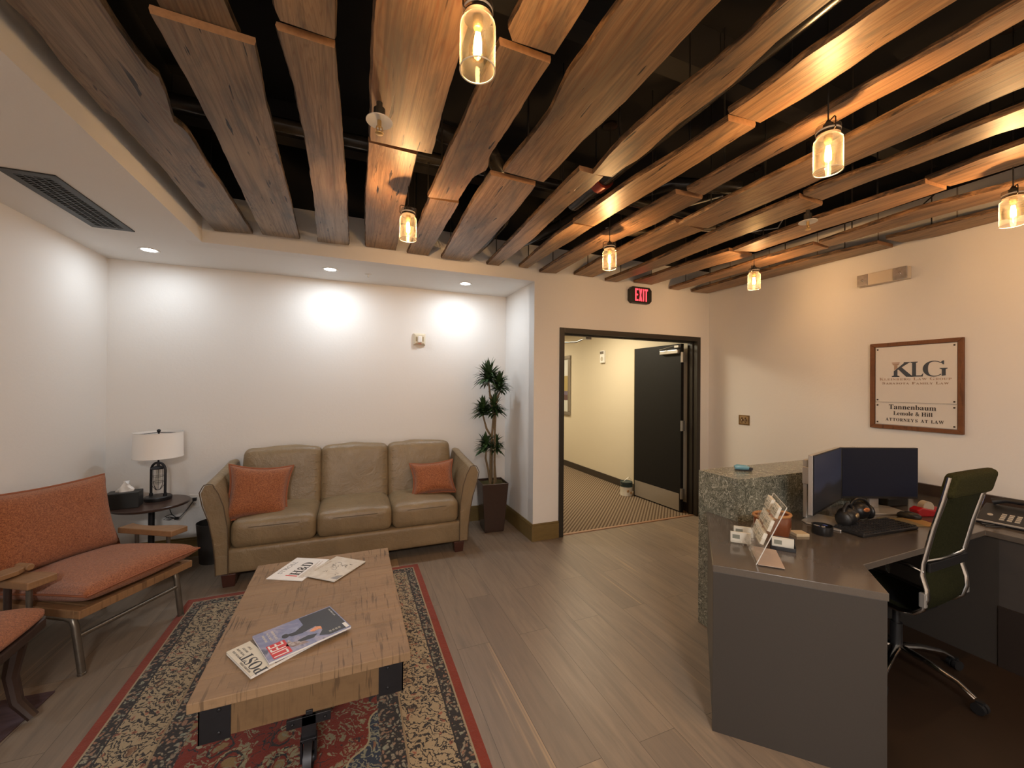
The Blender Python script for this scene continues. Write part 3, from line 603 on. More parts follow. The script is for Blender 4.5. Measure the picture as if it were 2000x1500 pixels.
# ---------------------------------------------------------------- rug
def rug_mat():
    s = Mat('persian_rug'); v = s.coord(); sp = s.n('SeparateXYZ', {0: v}); X, Y = sp.outputs[0], sp.outputs[1]
    HX, HY = RHX, RHY
    ax = s.ma('ABSOLUTE', X); ay = s.ma('ABSOLUTE', Y)
    d = s.ma('MINIMUM', s.ma('SUBTRACT', HX, ax), s.ma('SUBTRACT', HY, ay))       # distance to the nearest edge
    nz = s.noise(v, 9, 3, .6); nf = s.noise(v, 260, 2)
    # squiggle motifs
    vd = s.n('VectorMath', {0: v, 1: s.n('VectorMath', {0: s.noise(v, 11, 3, .6, 0, 1), 'Scale': .09}, operation='SCALE').outputs[0]}, operation='ADD').outputs[0]
    vo = s.n('TexVoronoi', {'Vector': vd, 'Scale': 30.0, 'Randomness': .9}); cell = vo.outputs[0]; vc = s.n('SeparateColor', {0: vo.outputs['Color']}).outputs[0]
    vo2 = s.n('TexVoronoi', {'Vector': vd, 'Scale': 55.0, 'Randomness': 1.0}); cell2 = vo2.outputs[0]; vc2 = s.n('SeparateColor', {0: vo2.outputs['Color']}).outputs[0]
    strk = s.n('TexWave', {'Vector': vd, 'Scale': 16, 'Distortion': 9, 'Detail': 3, 'Detail Scale': 2.6}, bands_direction='DIAGONAL').outputs['Fac']
    line = s.ramp(strk, [(.16, 1.0), (.32, 0.0)])
    edge = s.ramp(s.n('TexVoronoi', {'Vector': vd, 'Scale': 22.0}, feature='DISTANCE_TO_EDGE').outputs[0], [(.02, 1.0), (.06, 0.0)])
    dots = s.ramp(cell2, [(.16, 1.0), (.30, 0.0)])
    DK, CRM, RED, RED2, TEAL, GRN, PNK, BLU = (.032, .030, .030), (.40, .31, .19), (.25, .036, .020), (.15, .019, .012), (.05, .08, .09), (.13, .15, .09), (.36, .13, .08), (.03, .045, .075)
    # cream main border
    cb = s.mix(line, CRM, DK); cb = s.mix(s.ma('MULTIPLY', dots, s.ma('GREATER_THAN', vc2, .45)), cb, DK)
    cb = s.mix(s.ma('MULTIPLY', s.ramp(cell, [(.20, 1.0), (.30, 0.0)]), s.ma('GREATER_THAN', vc, .55)), cb, PNK)
    cb = s.mix(s.ma('MULTIPLY', s.ramp(cell, [(.12, 1.0), (.16, 0.0)]), s.ma('GREATER_THAN', vc, .45)), cb, (.10, .05, .03))
    fl = s.n('TexVoronoi', {'Vector': vd, 'Scale': 9.5, 'Randomness': .7}).outputs[0]
    cb = s.mix(s.ramp(s.ma('ABSOLUTE', s.ma('SUBTRACT', fl, .24)), [(.02, 1.0), (.035, 0.0)]), cb, (.045, .035, .030))
    cb = s.mix(s.ma('MULTIPLY', s.ramp(fl, [(.15, 1.0), (.19, 0.0)]), .8), cb, (.20, .10, .055)); cb = s.mix(s.ramp(fl, [(.06, 1.0), (.09, 0.0)]), cb, (.42, .33, .2))
    # dark guard stripes with flowers
    gs = s.mix(s.ramp(cell2, [(.34, 1.0), (.52, 0.0)]), DK, s.mix(vc2, (.32, .15, .09), (.30, .32, .24)))
    gs = s.mix(s.ramp(cell2, [(.08, 1.0), (.14, 0.0)]), gs, DK)
    # red field
    big = s.n('TexVoronoi', {'Vector': vd, 'Scale': 5.2, 'Randomness': .75}); bc = big.outputs[0]; bcol = s.n('SeparateColor', {0: big.outputs['Color']}).outputs[0]
    ringf = s.ma('ABSOLUTE', s.ma('SUBTRACT', bc, .30)); petals = s.ramp(s.n('TexVoronoi', {'Vector': vd, 'Scale': 40.0}, feature='DISTANCE_TO_EDGE').outputs[0], [(.05, 0.0), (.12, 1.0)])
    fd = s.mix(nz, RED, RED2)
    fd = s.mix(s.ma('MULTIPLY', s.ramp(ringf, [(.07, 1.0), (.10, 0.0)]), s.ma('MULTIPLY', petals, s.ma('GREATER_THAN', bcol, .3))), fd, (.33, .29, .17))
    fd = s.mix(s.ramp(s.ma('ABSOLUTE', s.ma('SUBTRACT', bc, .21)), [(.018, 1.0), (.03, 0.0)]), fd, DK)
    fd = s.mix(s.ma('MULTIPLY', s.ramp(bc, [(.10, 1.0), (.13, 0.0)]), 1.0), fd, (.28, .18, .08))
    fd = s.mix(s.ma('MULTIPLY', s.ramp(cell, [(.18, 1.0), (.24, 0.0)]), s.ma('GREATER_THAN', vc, .72)), fd, (.34, .31, .20))
    fd = s.mix(s.ma('MULTIPLY', line, s.ma('GREATER_THAN', nz, .5)), fd, (.26, .24, .15))
    fd = s.mix(s.ma('MULTIPLY', edge, s.ma('LESS_THAN', nz, .43)), fd, (.02, .03, .035))
    # dark corner spandrels, scalloped
    q = s.ma('ADD', s.ma('DIVIDE', ax, HX-.40), s.ma('DIVIDE', ay, HY-.40)); q = s.ma('ADD', q, s.ma('MULTIPLY', s.ma('SINE', s.ma('MULTIPLY', s.ma('SUBTRACT', ax, ay), 22.0)), .06))
    sp_ = s.mix(s.ramp(cell, [(.25, 1.0), (.36, 0.0)]), BLU, s.mix(vc, (.36, .28, .16), (.24, .10, .06))); sp_ = s.mix(line, sp_, (.28, .28, .2))
    fd = s.mix(s.ma('GREATER_THAN', q, 1.30), fd, (.42, .36, .22)); fd = s.mix(s.ma('GREATER_THAN', q, 1.325), fd, sp_)
    c = s.mix(s.ma('LESS_THAN', d, .40), fd, gs)
    c = s.mix(s.ma('LESS_THAN', d, .305), c, (.30, .22, .13)); c = s.mix(s.ma('LESS_THAN', d, .297), c, cb)
    c = s.mix(s.ma('LESS_THAN', d, .108), c, DK); c = s.mix(s.ma('LESS_THAN', d, .100), c, gs)
    c = s.mix(s.ma('LESS_THAN', d, .050), c, (.38, .30, .19)); c = s.mix(s.ma('LESS_THAN', d, .042), c, s.mix(nz, (.19, .030, .018), (.30, .055, .030)))
    c = s.mix(s.ma('MULTIPLY', nf, .6), c, s.mix(.65, c, (.03, .02, .015)))
    s.set(col=c, rough=.95, spec=.06, sheen=.15); s.bump(s.ma('ADD', nf, s.ma('MULTIPLY', cell2, .6)), .5, .004); return s.m
RX0, RX1, RY0, RY1 = -1.03, .523, .95, 3.365
RHX, RHY = (RX1-RX0)/2, (RY1-RY0)/2
M_RUG = rug_mat()
rb = MB(); nx_, ny_ = 30, 46
def rugp(u, v): return Vector(((u-.5)*2*RHX, (v-.5)*2*RHY, .009+.0012*math.sin(u*40)*math.sin(v*31)))
rb.grid(rugp, nx_, ny_); rb.b2((-RHX, -RHY, 0), (RHX, RHY, .0075))
rg = rb.build('area_rug', M_RUG, loc=((RX0+RX1)/2, (RY0+RY1)/2, 0)); tag(rg, 'red persian rug with cream floral border under the coffee table', 'rug')

# ---------------------------------------------------------------- coffee table
def rough_wood(name, c1, c2, dark, axis=0, plank=None, ofs=0.0):
    s = Mat(name); v = s.coord(); sc = (2.2, 26, 26) if axis == 0 else (26, 2.2, 26)
    f = s.noise(s.map(v, sc), 1.3, 5, .65, .5); g = s.noise(v, 2.6, 3); saw = s.ma('SUBTRACT', 1.0, s.ramp(s.noise(s.map(v, (75, 5, 5) if axis == 0 else (5, 75, 5), (0, 0, .04)), 1.0, 3, .6), [(.47, 0.0), (.62, 1.0)]))
    c = s.mix(f, c1, c2); c = s.mix(s.ma('MULTIPLY', s.ramp(saw, [(.0, .75), (.35, 0.0)]), s.ramp(g, [(.42, .08), (.62, 1.0)])), c, dark)
    c = s.mix(s.ramp(s.noise(v, 5.5, 5, .7), [(.52, 0.0), (.74, .5)]), c, dark)
    if plank:
        sp = s.n('SeparateXYZ', {0: v}).outputs[1]; t = s.ma('DIVIDE', s.ma('ADD', sp, ofs), plank); k = s.ma('FLOOR', t)
        wn = s.n('TexWhiteNoise', {'W': k}, noise_dimensions='1D').outputs[0]
        c = s.mix(s.ma('MULTIPLY', wn, .4), c, s.mix(.35, c, dark))
        fr_ = s.ma('FRACT', t)
    s.set(col=c, rough=.52, spec=.35); s.bump(s.ma('ADD', f, s.ma('MULTIPLY', saw, .5)), .35, .002); return s.m
M_TBL = rough_wood('table_pine', (.36, .235, .132), (.225, .145, .082), (.060, .038, .023), 0, .12)
M_TBLS = rough_wood('table_apron_pine', (.20, .122, .060), (.145, .088, .044), (.07, .042, .022), 0)
TZ = .42
ct = empty('coffee_table', (-.138, 2.20, 0)); TX0, TX1, TY0, TY1 = -.37, .37, -.555, .555
widths = [.115, .155, .105, .14, .10, .13, .12, .125, .12]; sw = sum(widths); yy = TY0
for wd in widths[::-1]:
    wd = wd*(TY1-TY0)/sw
    pl = MB().b2((TX0+random.uniform(0, .003), yy+.0012, TZ-.036), (TX1-random.uniform(0, .003), yy+wd-.0012, TZ-random.uniform(0, .0012)))
    pl.build('tabletop_plank', M_TBL, ct, bevel=.0028); yy += wd
ap = MB().b2((TX0+.03, TY0+.035, TZ-.165), (TX1-.03, TY0+.06, TZ-.036)).b2((TX0+.03, TY1-.06, TZ-.165), (TX1-.03, TY1-.035, TZ-.036)).b2((TX0+.03, TY0+.06, TZ-.165), (TX0+.055, TY1-.06, TZ-.036)).b2((TX1-.055, TY0+.06, TZ-.165), (TX1-.03, TY1-.06, TZ-.036))
ap.build('apron', M_TBLS, ct, bevel=.002)
for sx in (-1, 1):
    for sy in (-1, 1):
        x0 = TX0+.026 if sx < 0 else TX1-.026; y0 = TY0+.031 if sy < 0 else TY1-.031
        b = MB().b2((min(x0, x0-sx*.095), min(y0, y0-sy*.004), TZ-.172), (max(x0, x0-sx*.095), max(y0, y0-sy*.004), TZ-.038))
        b.b2((min(x0, x0-sx*.004), min(y0, y0-sy*.10), TZ-.172), (max(x0, x0-sx*.004), max(y0, y0-sy*.10), TZ-.038))
        for zz in (.145, .065): b.lathe([(.001, -.004), (.007, -.003), (.008, 0)], n=12) if False else b.ball((x0-sx*.06, y0+sy*.001, TZ-zz), .007, 10, 6, (1, .5, 1)); b.ball((x0+sx*.001, y0-sy*.06, TZ-zz), .007, 10, 6, (.5, 1, 1))
        b.build('corner_bracket', M_BLKMET, ct, smooth=True)
for sy in (-1, 1):
    yb = TY0+.028 if sy < 0 else TY1-.028
    m = MB().b2((-.075, yb-.006, TZ-.20), (.075, yb+.006, TZ-.165)).b2((-.025, yb-.006, .155), (.025, yb+.006, TZ-.165)).b2((-.012, yb+.006*0, .155), (.012, yb-sy*.05, TZ-.15))
    for q in (-.055, .055): m.ball((q, yb-.007 if sy < 0 else yb+.007, TZ-.182), .006, 10, 6)
    m.build('leg_post', M_BLKMET, ct, smooth=True, bevel=.002)
    wl = MB(); wr = .085; cz = .0085+wr
    wl.lathe([(wr-.018, -.014), (wr, -.014), (wr, .014), (wr-.018, .014), (wr-.018, -.014)], n=32, caps=False)
    wl.lathe([(.001, -.02), (.02, -.02), (.02, .02), (.001, .02)], n=16)
    for a in range(5): wl.tube([(.015*math.cos(a*1.2566), .015*math.sin(a*1.2566), 0), ((wr-.012)*math.cos(a*1.2566), (wr-.012)*math.sin(a*1.2566), 0)], .008, n=6)
    o = wl.build('wheel', M_BLKMET, ct, smooth=True, loc=(0, yb, cz)); o.rotation_euler = (0, PI/2, 0)
    fk = MB().b2((-.028, yb-.018, .09), (-.020, yb+.018, .175)).b2((.020, yb-.018, .09), (.028, yb+.018, .175)).b2((-.028, yb-.018, .165), (.028, yb+.018, .178)); fk.build('wheel_fork', M_BLKMET, ct, bevel=.002)
MB().cyl((0, TY0+.04, .20), (0, TY1-.04, .20), .014, n=12).build('stretcher', M_BLKMET, ct, smooth=True)
tag(ct, 'rustic plank coffee table with black iron corner brackets on the rug', 'coffee table')

# ---------------------------------------------------------------- magazines (corner pixels on the table top)
INK = plain('black_ink', (.02, .02, .022), .4); RED = plain('red_ink', (.62, .03, .03), .4); WHT = plain('white_ink', (.8, .8, .78), .4)
GRY = plain('grey_ink', (.30, .30, .31), .4); TANI = plain('tan_ink', (.50, .42, .33), .4)
def magazine(c0, ux, W, H, z, th, cover, name, label, page=M_PAPER):
    """c0 = corner, ux = unit vector along the width, local y to its left"""
    r = empty(name, (c0[0], c0[1], z), math.atan2(ux[1], ux[0]))
    MB().b2((.001, .001, 0), (W-.001, H-.001, th-.0008)).build('pages', page, r)
    c = MB().b2((0, 0, th-.0008), (W, H, th)).b2((0, 0, -.0), (W, H, .0006)).b2((-.0008, 0, 0), (.0003, H, th)); c.build('cover', cover, r)
    tag(r, label, 'magazine', 'magazines on the coffee table'); return r
def flat(parent, poly, z, m, name='printed_shape', th=.0005): return MB().prism(poly, z, z+th).build(name, m, parent)
def at(x, y, z, a=0.0): return Matrix.Translation((x, y, z)) @ Matrix.Rotation(a, 4, 'Z')
def axes(P0, P1): d = (P1-P0); return (d.x/d.length, d.y/d.length), d.length
# lower right pair; heads point left
tz = TZ+.0006
def blotch_mat(name, cols, scale, seed=0.0, rough=.3):
    s = Mat(name); v = s.map(s.coord(), (1, 1, 1), (0, 0, 0), (seed, seed*.7, 0)); f = s.noise(v, scale, 4, .55, .8)
    n_ = len(cols); s.set(col=s.ramp(f, [(.34+.34*i/(n_-1), c) for i, c in enumerate(cols)]), rough=rough, spec=.5); return s.m
A = on_z(363+.17*361, 1170+.17*635, TZ+.01)
pL, pB, pR = on_z(441.5, 1274, TZ+.012), on_z(498, 1330, TZ+.012), on_z(662, 1245, TZ+.012)
# POST: corner at near-left-bottom (498,1330); width runs towards (441,1274)
u, W1 = axes(pB, pL); W1 = .225; H1 = .285
post = magazine((pB.x+u[0]*0, pB.y+u[1]*0), (-u[0], -u[1]), W1, H1, tz, .012, blotch_mat('post_cover', [(.03, .035, .03), (.10, .07, .05), (.30, .22, .13), (.16, .11, .08)], 16), 'magazine', 'thick vintage magazine headed POST, lying under the blue LIFE magazine')
post.location = (pL.x, pL.y, tz); mt = .0122
hd = plain('cream_head', (.68, .64, .53), .5)
# local frame: x from pL to pB (width, reading direction), y away to the right; title band is along y=0
flat(post, [(0, 0), (W1, 0), (W1, .085), (0, .085)], mt-.0004, hd, 'title_band')
def rt(s_, size, m, par, x, y, ang, z=mt+.0002, xs=1.0): return text(s_, size, m, par, at(x, y, z, ang), 'lettering', .0003, xs)
rt(serif('POST'), .062, INK, post, W1*.70, .038, PI, xs=.95)
rt('THE SATURDAY EVENING', .0095, INK, post, W1*.70, .008, PI, xs=.8)
for i, t_ in enumerate(('SPECIAL ISSUE', 'THE BIG GAME', 'GREATEST', 'STORY')): rt(t_, .010, INK, post, W1*.22, .018+.016*i, PI)
for i in range(3): flat(post, [(W1-.012, .09+.06*i), (W1-.002, .09+.06*i), (W1-.002, .13+.06*i), (W1-.012, .13+.06*i)], mt-.0003, (TANI, hd, GRY)[i], 'photo_strip')
# LIFE on top
qL, qB, qR, qT = on_z(493, 1243, TZ+.022), on_z(527, 1297, TZ+.022), on_z(691, 1229, TZ+.022), on_z(650, 1190, TZ+.022)
u2, W2 = axes(qL, qB); L2 = ((qR-qB).length+(qT-qL).length)/2; W2 = ((qB-qL).length+(qR-qT).length)/2
sky = blotch_mat('life_sky', [(.30, .33, .50), (.20, .23, .40), (.36, .35, .48), (.10, .11, .18)], 12)
life = magazine((qL.x, qL.y), u2, W2, L2, TZ+.0135, .009, sky, 'magazine', 'blue LIFE magazine with a climber on the cover, on top of the POST magazine')
z2 = .0092
flat(life, [(W2*.52, .018), (W2*.97, .018), (W2*.97, .085), (W2*.52, .085)], z2-.0005, RED, 'title_panel', .0006)
text('LIFE', .078, WHT, life, at(W2*.745, .052, z2+.0002, PI), 'lettering', .0003, .72)
for i, t_ in enumerate(('MOUNTAIN', 'CLIMB TO THE', 'TOP OF ALASKA')): text(t_, .012, hd, life, at(W2*.25, .03+.018*i, z2, PI), 'lettering', .0003, .9)
DKC = plain('climber_dark', (.022, .022, .03), .35)
def ell(cx, cy, a, b, rot=0, n=20): return [(cx+a*math.cos(t)*math.cos(rot)-b*math.sin(t)*math.sin(rot), cy+a*math.cos(t)*math.sin(rot)+b*math.sin(t)*math.cos(rot)) for t in (2*PI*i/n for i in range(n))]
flat(life, [(W2*.02, L2*.56), (W2*.30, L2*.55), (W2*.42, L2*.42), (W2*.40, L2*.30), (W2*.52, L2*.36), (W2*.55, L2*.48), (W2*.50, L2*.66), (W2*.70, L2*.70), (W2*.84, L2*.62), (W2*.95, L2*.72), (W2*.97, L2*.985), (W2*.03, L2*.985)], z2-.0004, DKC, 'climber_shape')
flat(life, ell(W2*.43, L2*.30, .016, .013), z2-.0003, DKC, 'helmet_shape')
flat(life, [(W2*.72, L2*.38), (W2*.80, L2*.40), (W2*.84, L2*.55), (W2*.76, L2*.62), (W2*.70, L2*.52)], z2-.0003, DKC, 'arm_shape')
OR = blotch_mat('orange_glove', [(.75, .20, .06), (.85, .40, .2), (.5, .12, .05)], 60)
flat(life, [(W2*.56, L2*.60), (W2*.60, L2*.56), (W2*.66, L2*.60), (W2*.64, L2*.66), (W2*.68, L2*.70), (W2*.58, L2*.71), (W2*.53, L2*.66)], z2+.0001, OR, 'glove_shape')
RCK = blotch_mat('snow_rock', [(.5, .46, .45), (.30, .22, .2), (.12, .10, .12)], 40)
flat(life, [(W2*.58, L2*.30), (W2*.70, L2*.32), (W2*.80, L2*.44), (W2*.92, L2*.48), (W2*.86, L2*.30), (W2*.74, L2*.24)], z2-.0004, RCK, 'rock_shape')
flat(life, [(W2*.78, L2*.94), (W2*.96, L2*.94), (W2*.96, L2*.985), (W2*.78, L2*.985)], z2+.0001, WHT, 'barcode_panel')
for i in range(4): text('|||||', .010, hd, life, at(W2*.86, L2*(.76+.04*i), z2+.0001, 0), 'lettering', .0002)
text('FIFTY YEARS AGO', .009, WHT, life, at(W2*.25, L2*.955, z2, PI), 'lettering', .0002)
# far pair
g0, g1, g2 = on_z(519, 1131, TZ+.004), on_z(625, 1137, TZ+.004), on_z(560, 1093, TZ+.004)
hL, hB, hR, hT = on_z(520, 1130, TZ+.004), on_z(591, 1137.5, TZ+.004), on_z(647, 1098, TZ+.004), on_z(580, 1092, TZ+.004)
C0 = on_z(520, 1131, TZ+.002); C1 = on_z(624, 1137, TZ+.002)
uu, LL = axes(C0, C1)
wm = blotch_mat('white_cover', [(.88, .88, .87), (.78, .78, .77)], 5)
dm = magazine((C0.x, C0.y), uu, .21, .27, tz, .004, wm, 'magazine', 'white magazine with the letters H&D, furthest left on the coffee table')
text(serif('H&D'), .085, INK, dm, at(.125, .135, .0044, PI/2), 'lettering', .0003, .9)
text('1', .10, plain('red_figure', (.65, .03, .03), .4), dm, at(.12, .045, .0044, PI/2), 'lettering', .0003, .8)
text('STROLL', .038, GRY, dm, at(.035, .135, .0044, PI/2), 'lettering', .0003, 1.2)
for i in range(5): flat(dm, [(.165+.006*i, .03), (.168+.006*i, .03), (.168+.006*i, .24-.03*(i % 3)), (.165+.006*i, .24-.03*(i % 3))], .0039, TANI, 'text_line')
n0, n1, n2 = on_z(592, 1124, TZ+.008), on_z(669, 1139, TZ+.008), on_z(702, 1098, TZ+.008)
u3, L3 = axes(n0, n1)
nm = blotch_mat('drawing_cover', [(.74, .72, .66), (.62, .58, .50), (.70, .68, .62)], 9)
ny_m = magazine((n0.x, n0.y), u3, .215, .26, TZ+.0052, .005, nm, 'magazine', 'cream magazine with a scribbled ink drawing, right one of the far pair on the table')
for i in range(26):
    rr = random.Random(i); cx, cy = rr.uniform(.05, .17), rr.uniform(.06, .2); a = rr.uniform(0, 3)
    dx, dy = .012*math.cos(a), .012*math.sin(a); px_, py_ = -.0018*math.sin(a), .0018*math.cos(a)
    flat(ny_m, [(cx-dx, cy-dy), (cx+px_, cy+py_), (cx+dx, cy+dy), (cx-px_, cy-py_)], .0049, INK, 'ink_stroke')
text('MAGAZINE', .02, TANI, ny_m, at(.02, .13, .0052, PI/2), 'lettering', .0003, 1.3)
flat(ny_m, [(.17, .02), (.213, .02), (.213, .07), (.185, .055)], .0049, GRY, 'corner_photo')

# ---------------------------------------------------------------- sofa
def leather_mat():
    s = Mat('olive_leather'); v = s.coord(); g = s.noise(v, 3.2, 4, .6); cr = s.noise(v, 9, 5, .7, 1.2); fine = s.vor(v, 260)
    s.set(col=s.mix(s.ramp(g, [(.3, 0.0), (.75, 1.0)]), (.250, .180, .100), (.180, .126, .068)), rough=s.ma('ADD', .34, s.ma('MULTIPLY', g, .14)), spec=.5)
    s.bump(s.ma('ADD', s.ma('ADD', s.ma('MULTIPLY', cr, 1.0), s.ma('MULTIPLY', s.noise(v, 4.5, 4, .6, 2.4), 1.3)), s.ma('MULTIPLY', fine, .03)), .38, .014); return s.m
M_LEA = leather_mat(); M_PIPE = plain('leather_piping', (.085, .055, .030), .5)
sofa = empty('sofa', (.045, 3.86, 0))
S0, S1 = -.875, .865          # inner faces of the arms, local
SY0, SY1 = -.37, .33          # front, back
o = puff(S1-S0+.06, .70, .19, .03, n=6).build('base', M_LEA, sofa, smooth=True, loc=(-.005, -.02, .185))
for i in range(3):
    w_ = (S1-S0)/3; cx = S0+w_*(i+.5)
    c = puff(w_-.004, .62, .205, .055, .028, 12, .0022, i, .01); o = c.build('seat_cushion', M_LEA, sofa, smooth=True, loc=(cx, -.065, .375))
    MB().tube([(-w_/2+.02, -.29, .052), (-w_/4, -.314, .055), (0, -.318, .056), (w_/4, -.314, .055), (w_/2-.02, -.29, .052)], .0025, n=6).build('seam', M_PIPE, o, smooth=True)
    b = puff(w_+(.004 if i == 1 else .026), .21, .55, .055, .02, 12, .0035, i+5, .012); o = b.build('back_cushion', M_LEA, sofa, smooth=True, loc=(cx+(i-1)*.014, .20, .655)); o.rotation_euler = (-.17, 0, 0)
    # gathered creases along the cushion sides
    cr_ = MB()
    for sgn in (-1, 1):
        for k in range(7):
            zz = -.20+.065*k; cr_.tube([(sgn*(w_/2-.005), -.07, zz), (sgn*(w_/2-.03), -.112, zz+.008), (sgn*(w_/2-.07), -.119, zz+.014)], [.001, .003, .0005], n=5)
    cr_.build('gather_folds', M_LEA, o, smooth=True)
puff(S1-S0+.10, .16, .55, .05, n=6).build('back_frame', M_LEA, sofa, smooth=True, loc=(-.005, .265, .50))
def sofa_arm(sgn):
    # flared arm: cross-section in x-z, extruded in y with a sloping top
    m = MB(); rings = []
    ny = 14
    for j in range(ny+1):
        t = j/ny; y = SY0-.015 + t*(SY1+.0-SY0)
        top = .762 + .070*t**1.2; fl = 1.0
        prof = []
        inner = [(.0, .10), (.0, .30), (.006, .45), (.030, .60), (.062, .70), (.092, top-.012)]
        for x, z in inner: prof.append((x, z))
        for a in range(5): prof.append((.124+.036*math.sin(-PI/2+a*PI/4)+.0, top-.012+.022*math.cos(-PI/2+a*PI/4)))
        for x, z in [(.182, top-.05), (.164, .62), (.125, .50), (.100, .36), (.085, .22), (.080, .10)]: prof.append((x-.005, z))
        e = .012 if j in (0, ny) else 0
        cxx = .085; rings.append([Vector((sgn*(x if not e else cxx+(x-cxx)*.93), y, z if not e else .4+(z-.4)*.985)) for x, z in prof])
    rings[0] = [Vector((p.x, p.y+.004, p.z)) for p in rings[0]]
    if sgn < 0: rings = [r[::-1] for r in rings]
    m.rings(rings); x0 = S1 if sgn > 0 else S0
    o = m.build('arm', M_LEA, sofa, smooth=True, loc=(x0, 0, 0), angle=50)
    bmx = bmesh.new(); bmx.from_mesh(o.data); bmesh.ops.recalc_face_normals(bmx, faces=bmx.faces); bmx.to_mesh(o.data); bmx.free()
    pr = [Vector((p.x, SY0-.017, p.z)) for p in rings[1]]; pr = pr if sgn > 0 else pr[::-1]
    MB().tube(pr[:], .0035, n=6).build('arm_piping', M_PIPE, o, smooth=True)
sofa_arm(1); sofa_arm(-1)
M_SLEG = plain('sofa_leg_mahogany', (.055, .018, .012), .3, var=.3)
for x in (S0+.0, S1-.0):
    for y in (SY0+.035, SY1-.05): MB().box((x, y, .048), (.075, .06, .096), 0, 1.25).build('leg', M_SLEG, sofa, bevel=.004)
tag(sofa, 'three-seat olive tan leather sofa with flared arms in the alcove', 'sofa')
def fabric_mat(name, c1, c2):
    s = Mat(name); v = s.coord(); f = s.noise(v, 260, 3, .8); g = s.noise(v, 110, 2); a = s.n('TexWave', {'Vector': v, 'Scale': 210, 'Distortion': 2.0}, bands_direction='X').outputs['Fac']; b = s.n('TexWave', {'Vector': v, 'Scale': 210, 'Distortion': 2.0}, bands_direction='Y').outputs['Fac']
    s.set(col=s.mix(s.ramp(s.ma('ADD', s.ma('MULTIPLY', f, .7), s.ma('MULTIPLY', g, .3)), [(.38, 0.0), (.62, 1.0)]), c1, c2), rough=.9, spec=.1, sheen=.25); s.bump(s.ma('ADD', s.ma('ADD', a, b), f), .5, .0015); return s.m
M_ORNG = fabric_mat('orange_chenille', (.15, .042, .017), (.46, .168, .070)); M_ORP = plain('orange_piping', (.24, .075, .03), .85)
def throw_pillow(loc, rot, w_, h_, label, T=.15):
    r = empty('throw_pillow', loc); r.rotation_euler = rot
    pillow(w_, h_, T, .15, 22, int(w_*1000), .006).build('cover', M_ORNG, r, smooth=True, angle=80)
    rim = []
    for i in range(4):
        for k in range(14):
            a = -1+2*k/14
            x, y = [(a, -1), (1, a), (-a, 1), (-1, -a)][i]; rim.append((x*(1-.15*(1-y*y)*abs(x))*w_/2*1.03, y*(1-.15*(1-x*x)*abs(y))*h_/2*1.03, 0))
    rim.append(rim[0]); MB().tube(rim, .008, n=6, flat=.35).build('flange', M_ORP, r, smooth=True); tag(r, label, 'pillow', 'orange throw pillows on the sofa'); return r
throw_pillow((-.68, 3.70, .635), (math.radians(66), math.radians(7), math.radians(12)), .44, .43, 'larger orange throw pillow leaning in the left corner of the sofa')
throw_pillow((.72, 3.76, .625), (math.radians(64), math.radians(-3), math.radians(-4)), .40, .31, 'smaller orange throw pillow leaning in the right corner of the sofa', .13)

# ---------------------------------------------------------------- armchairs with steel-tube legs
M_OAK = rough_wood('chair_oak', (.30, .165, .078), (.19, .105, .052), (.08, .042, .022), 0)
M_TUBE = plain('gunmetal_tube', (.20, .175, .145), .34, .8, var=.3, vs_=20)
ac = empty('armchair', (-1.272, 2.717, 0), math.radians(59.3))
CW = .52
def tubeleg(x, yf, ybk, nm='leg'):
    m = MB(); m.tube([(x-.03, yf+.16, .305), (x-.03, yf+.05, .305), (x-.028, yf+.018, .295), (x-.026, yf+.008, .265), (x, yf, .01)], .0165, n=14); m.lathe([(.017, 0), (.018, .012), (.014, .016)], (x, yf, 0), 14)
    return m.build('front_leg', M_TUBE, ac, smooth=True)
tubeleg(0, 0, .5); tubeleg(CW, 0, .5)
for x in (0, CW):
    m = MB().tube([(x, .02, .315), (x, .45, .30), (x, .55, .26), (x, .60, .01)], .014, n=12).lathe([(.017, 0), (.018, .012), (.014, .016)], (x, .60, 0), 14); m.build('rear_leg', M_TUBE, ac, smooth=True)
MB().cyl((-.02, .004, .205), (CW-.02, .004, .205), .0115, n=12).build('stretcher', M_TUBE, ac, smooth=True)
MB().b2((-.055, -.06, .318), (CW+.02, -.025, .36)).b2((-.055, -.025, .318), (-.01, .55, .36)).b2((CW-.02, -.025, .318), (CW+.02, .55, .36)).b2((-.01, .52, .318), (CW-.01, .55, .36)).b2((.01, -.025, .335), (CW-.01, .52, .352)).build('seat_frame', M_OAK, ac, bevel=.004)
o = pillow(CW+.075, .66, .115, .035, 24, 3, .022, .42).build('seat_cushion', M_ORNG, ac, smooth=True, loc=(CW/2-.012, .235, .412), angle=80); o.rotation_euler = (math.radians(-4), 0, 0)
o = pillow(CW+.09, .47, .14, .075, 24, 5, .022, .42).build('back_cushion', M_ORNG, ac, smooth=True, loc=(CW/2-.025, .575, .655), angle=80); o.rotation_euler = (math.radians(74), 0, 0)
bf = MB()
for x in (.05, CW-.05): bf.tube([(x, .56, .30), (x, .62, .50), (x, .73, .82)], .013, n=10)
bf.cyl((.05, .705, .76), (CW-.05, .705, .76), .010, n=8); bf.cyl((.05, .64, .56), (CW-.05, .64, .56), .010, n=8); bf.build('back_frame', M_TUBE, ac, smooth=True)
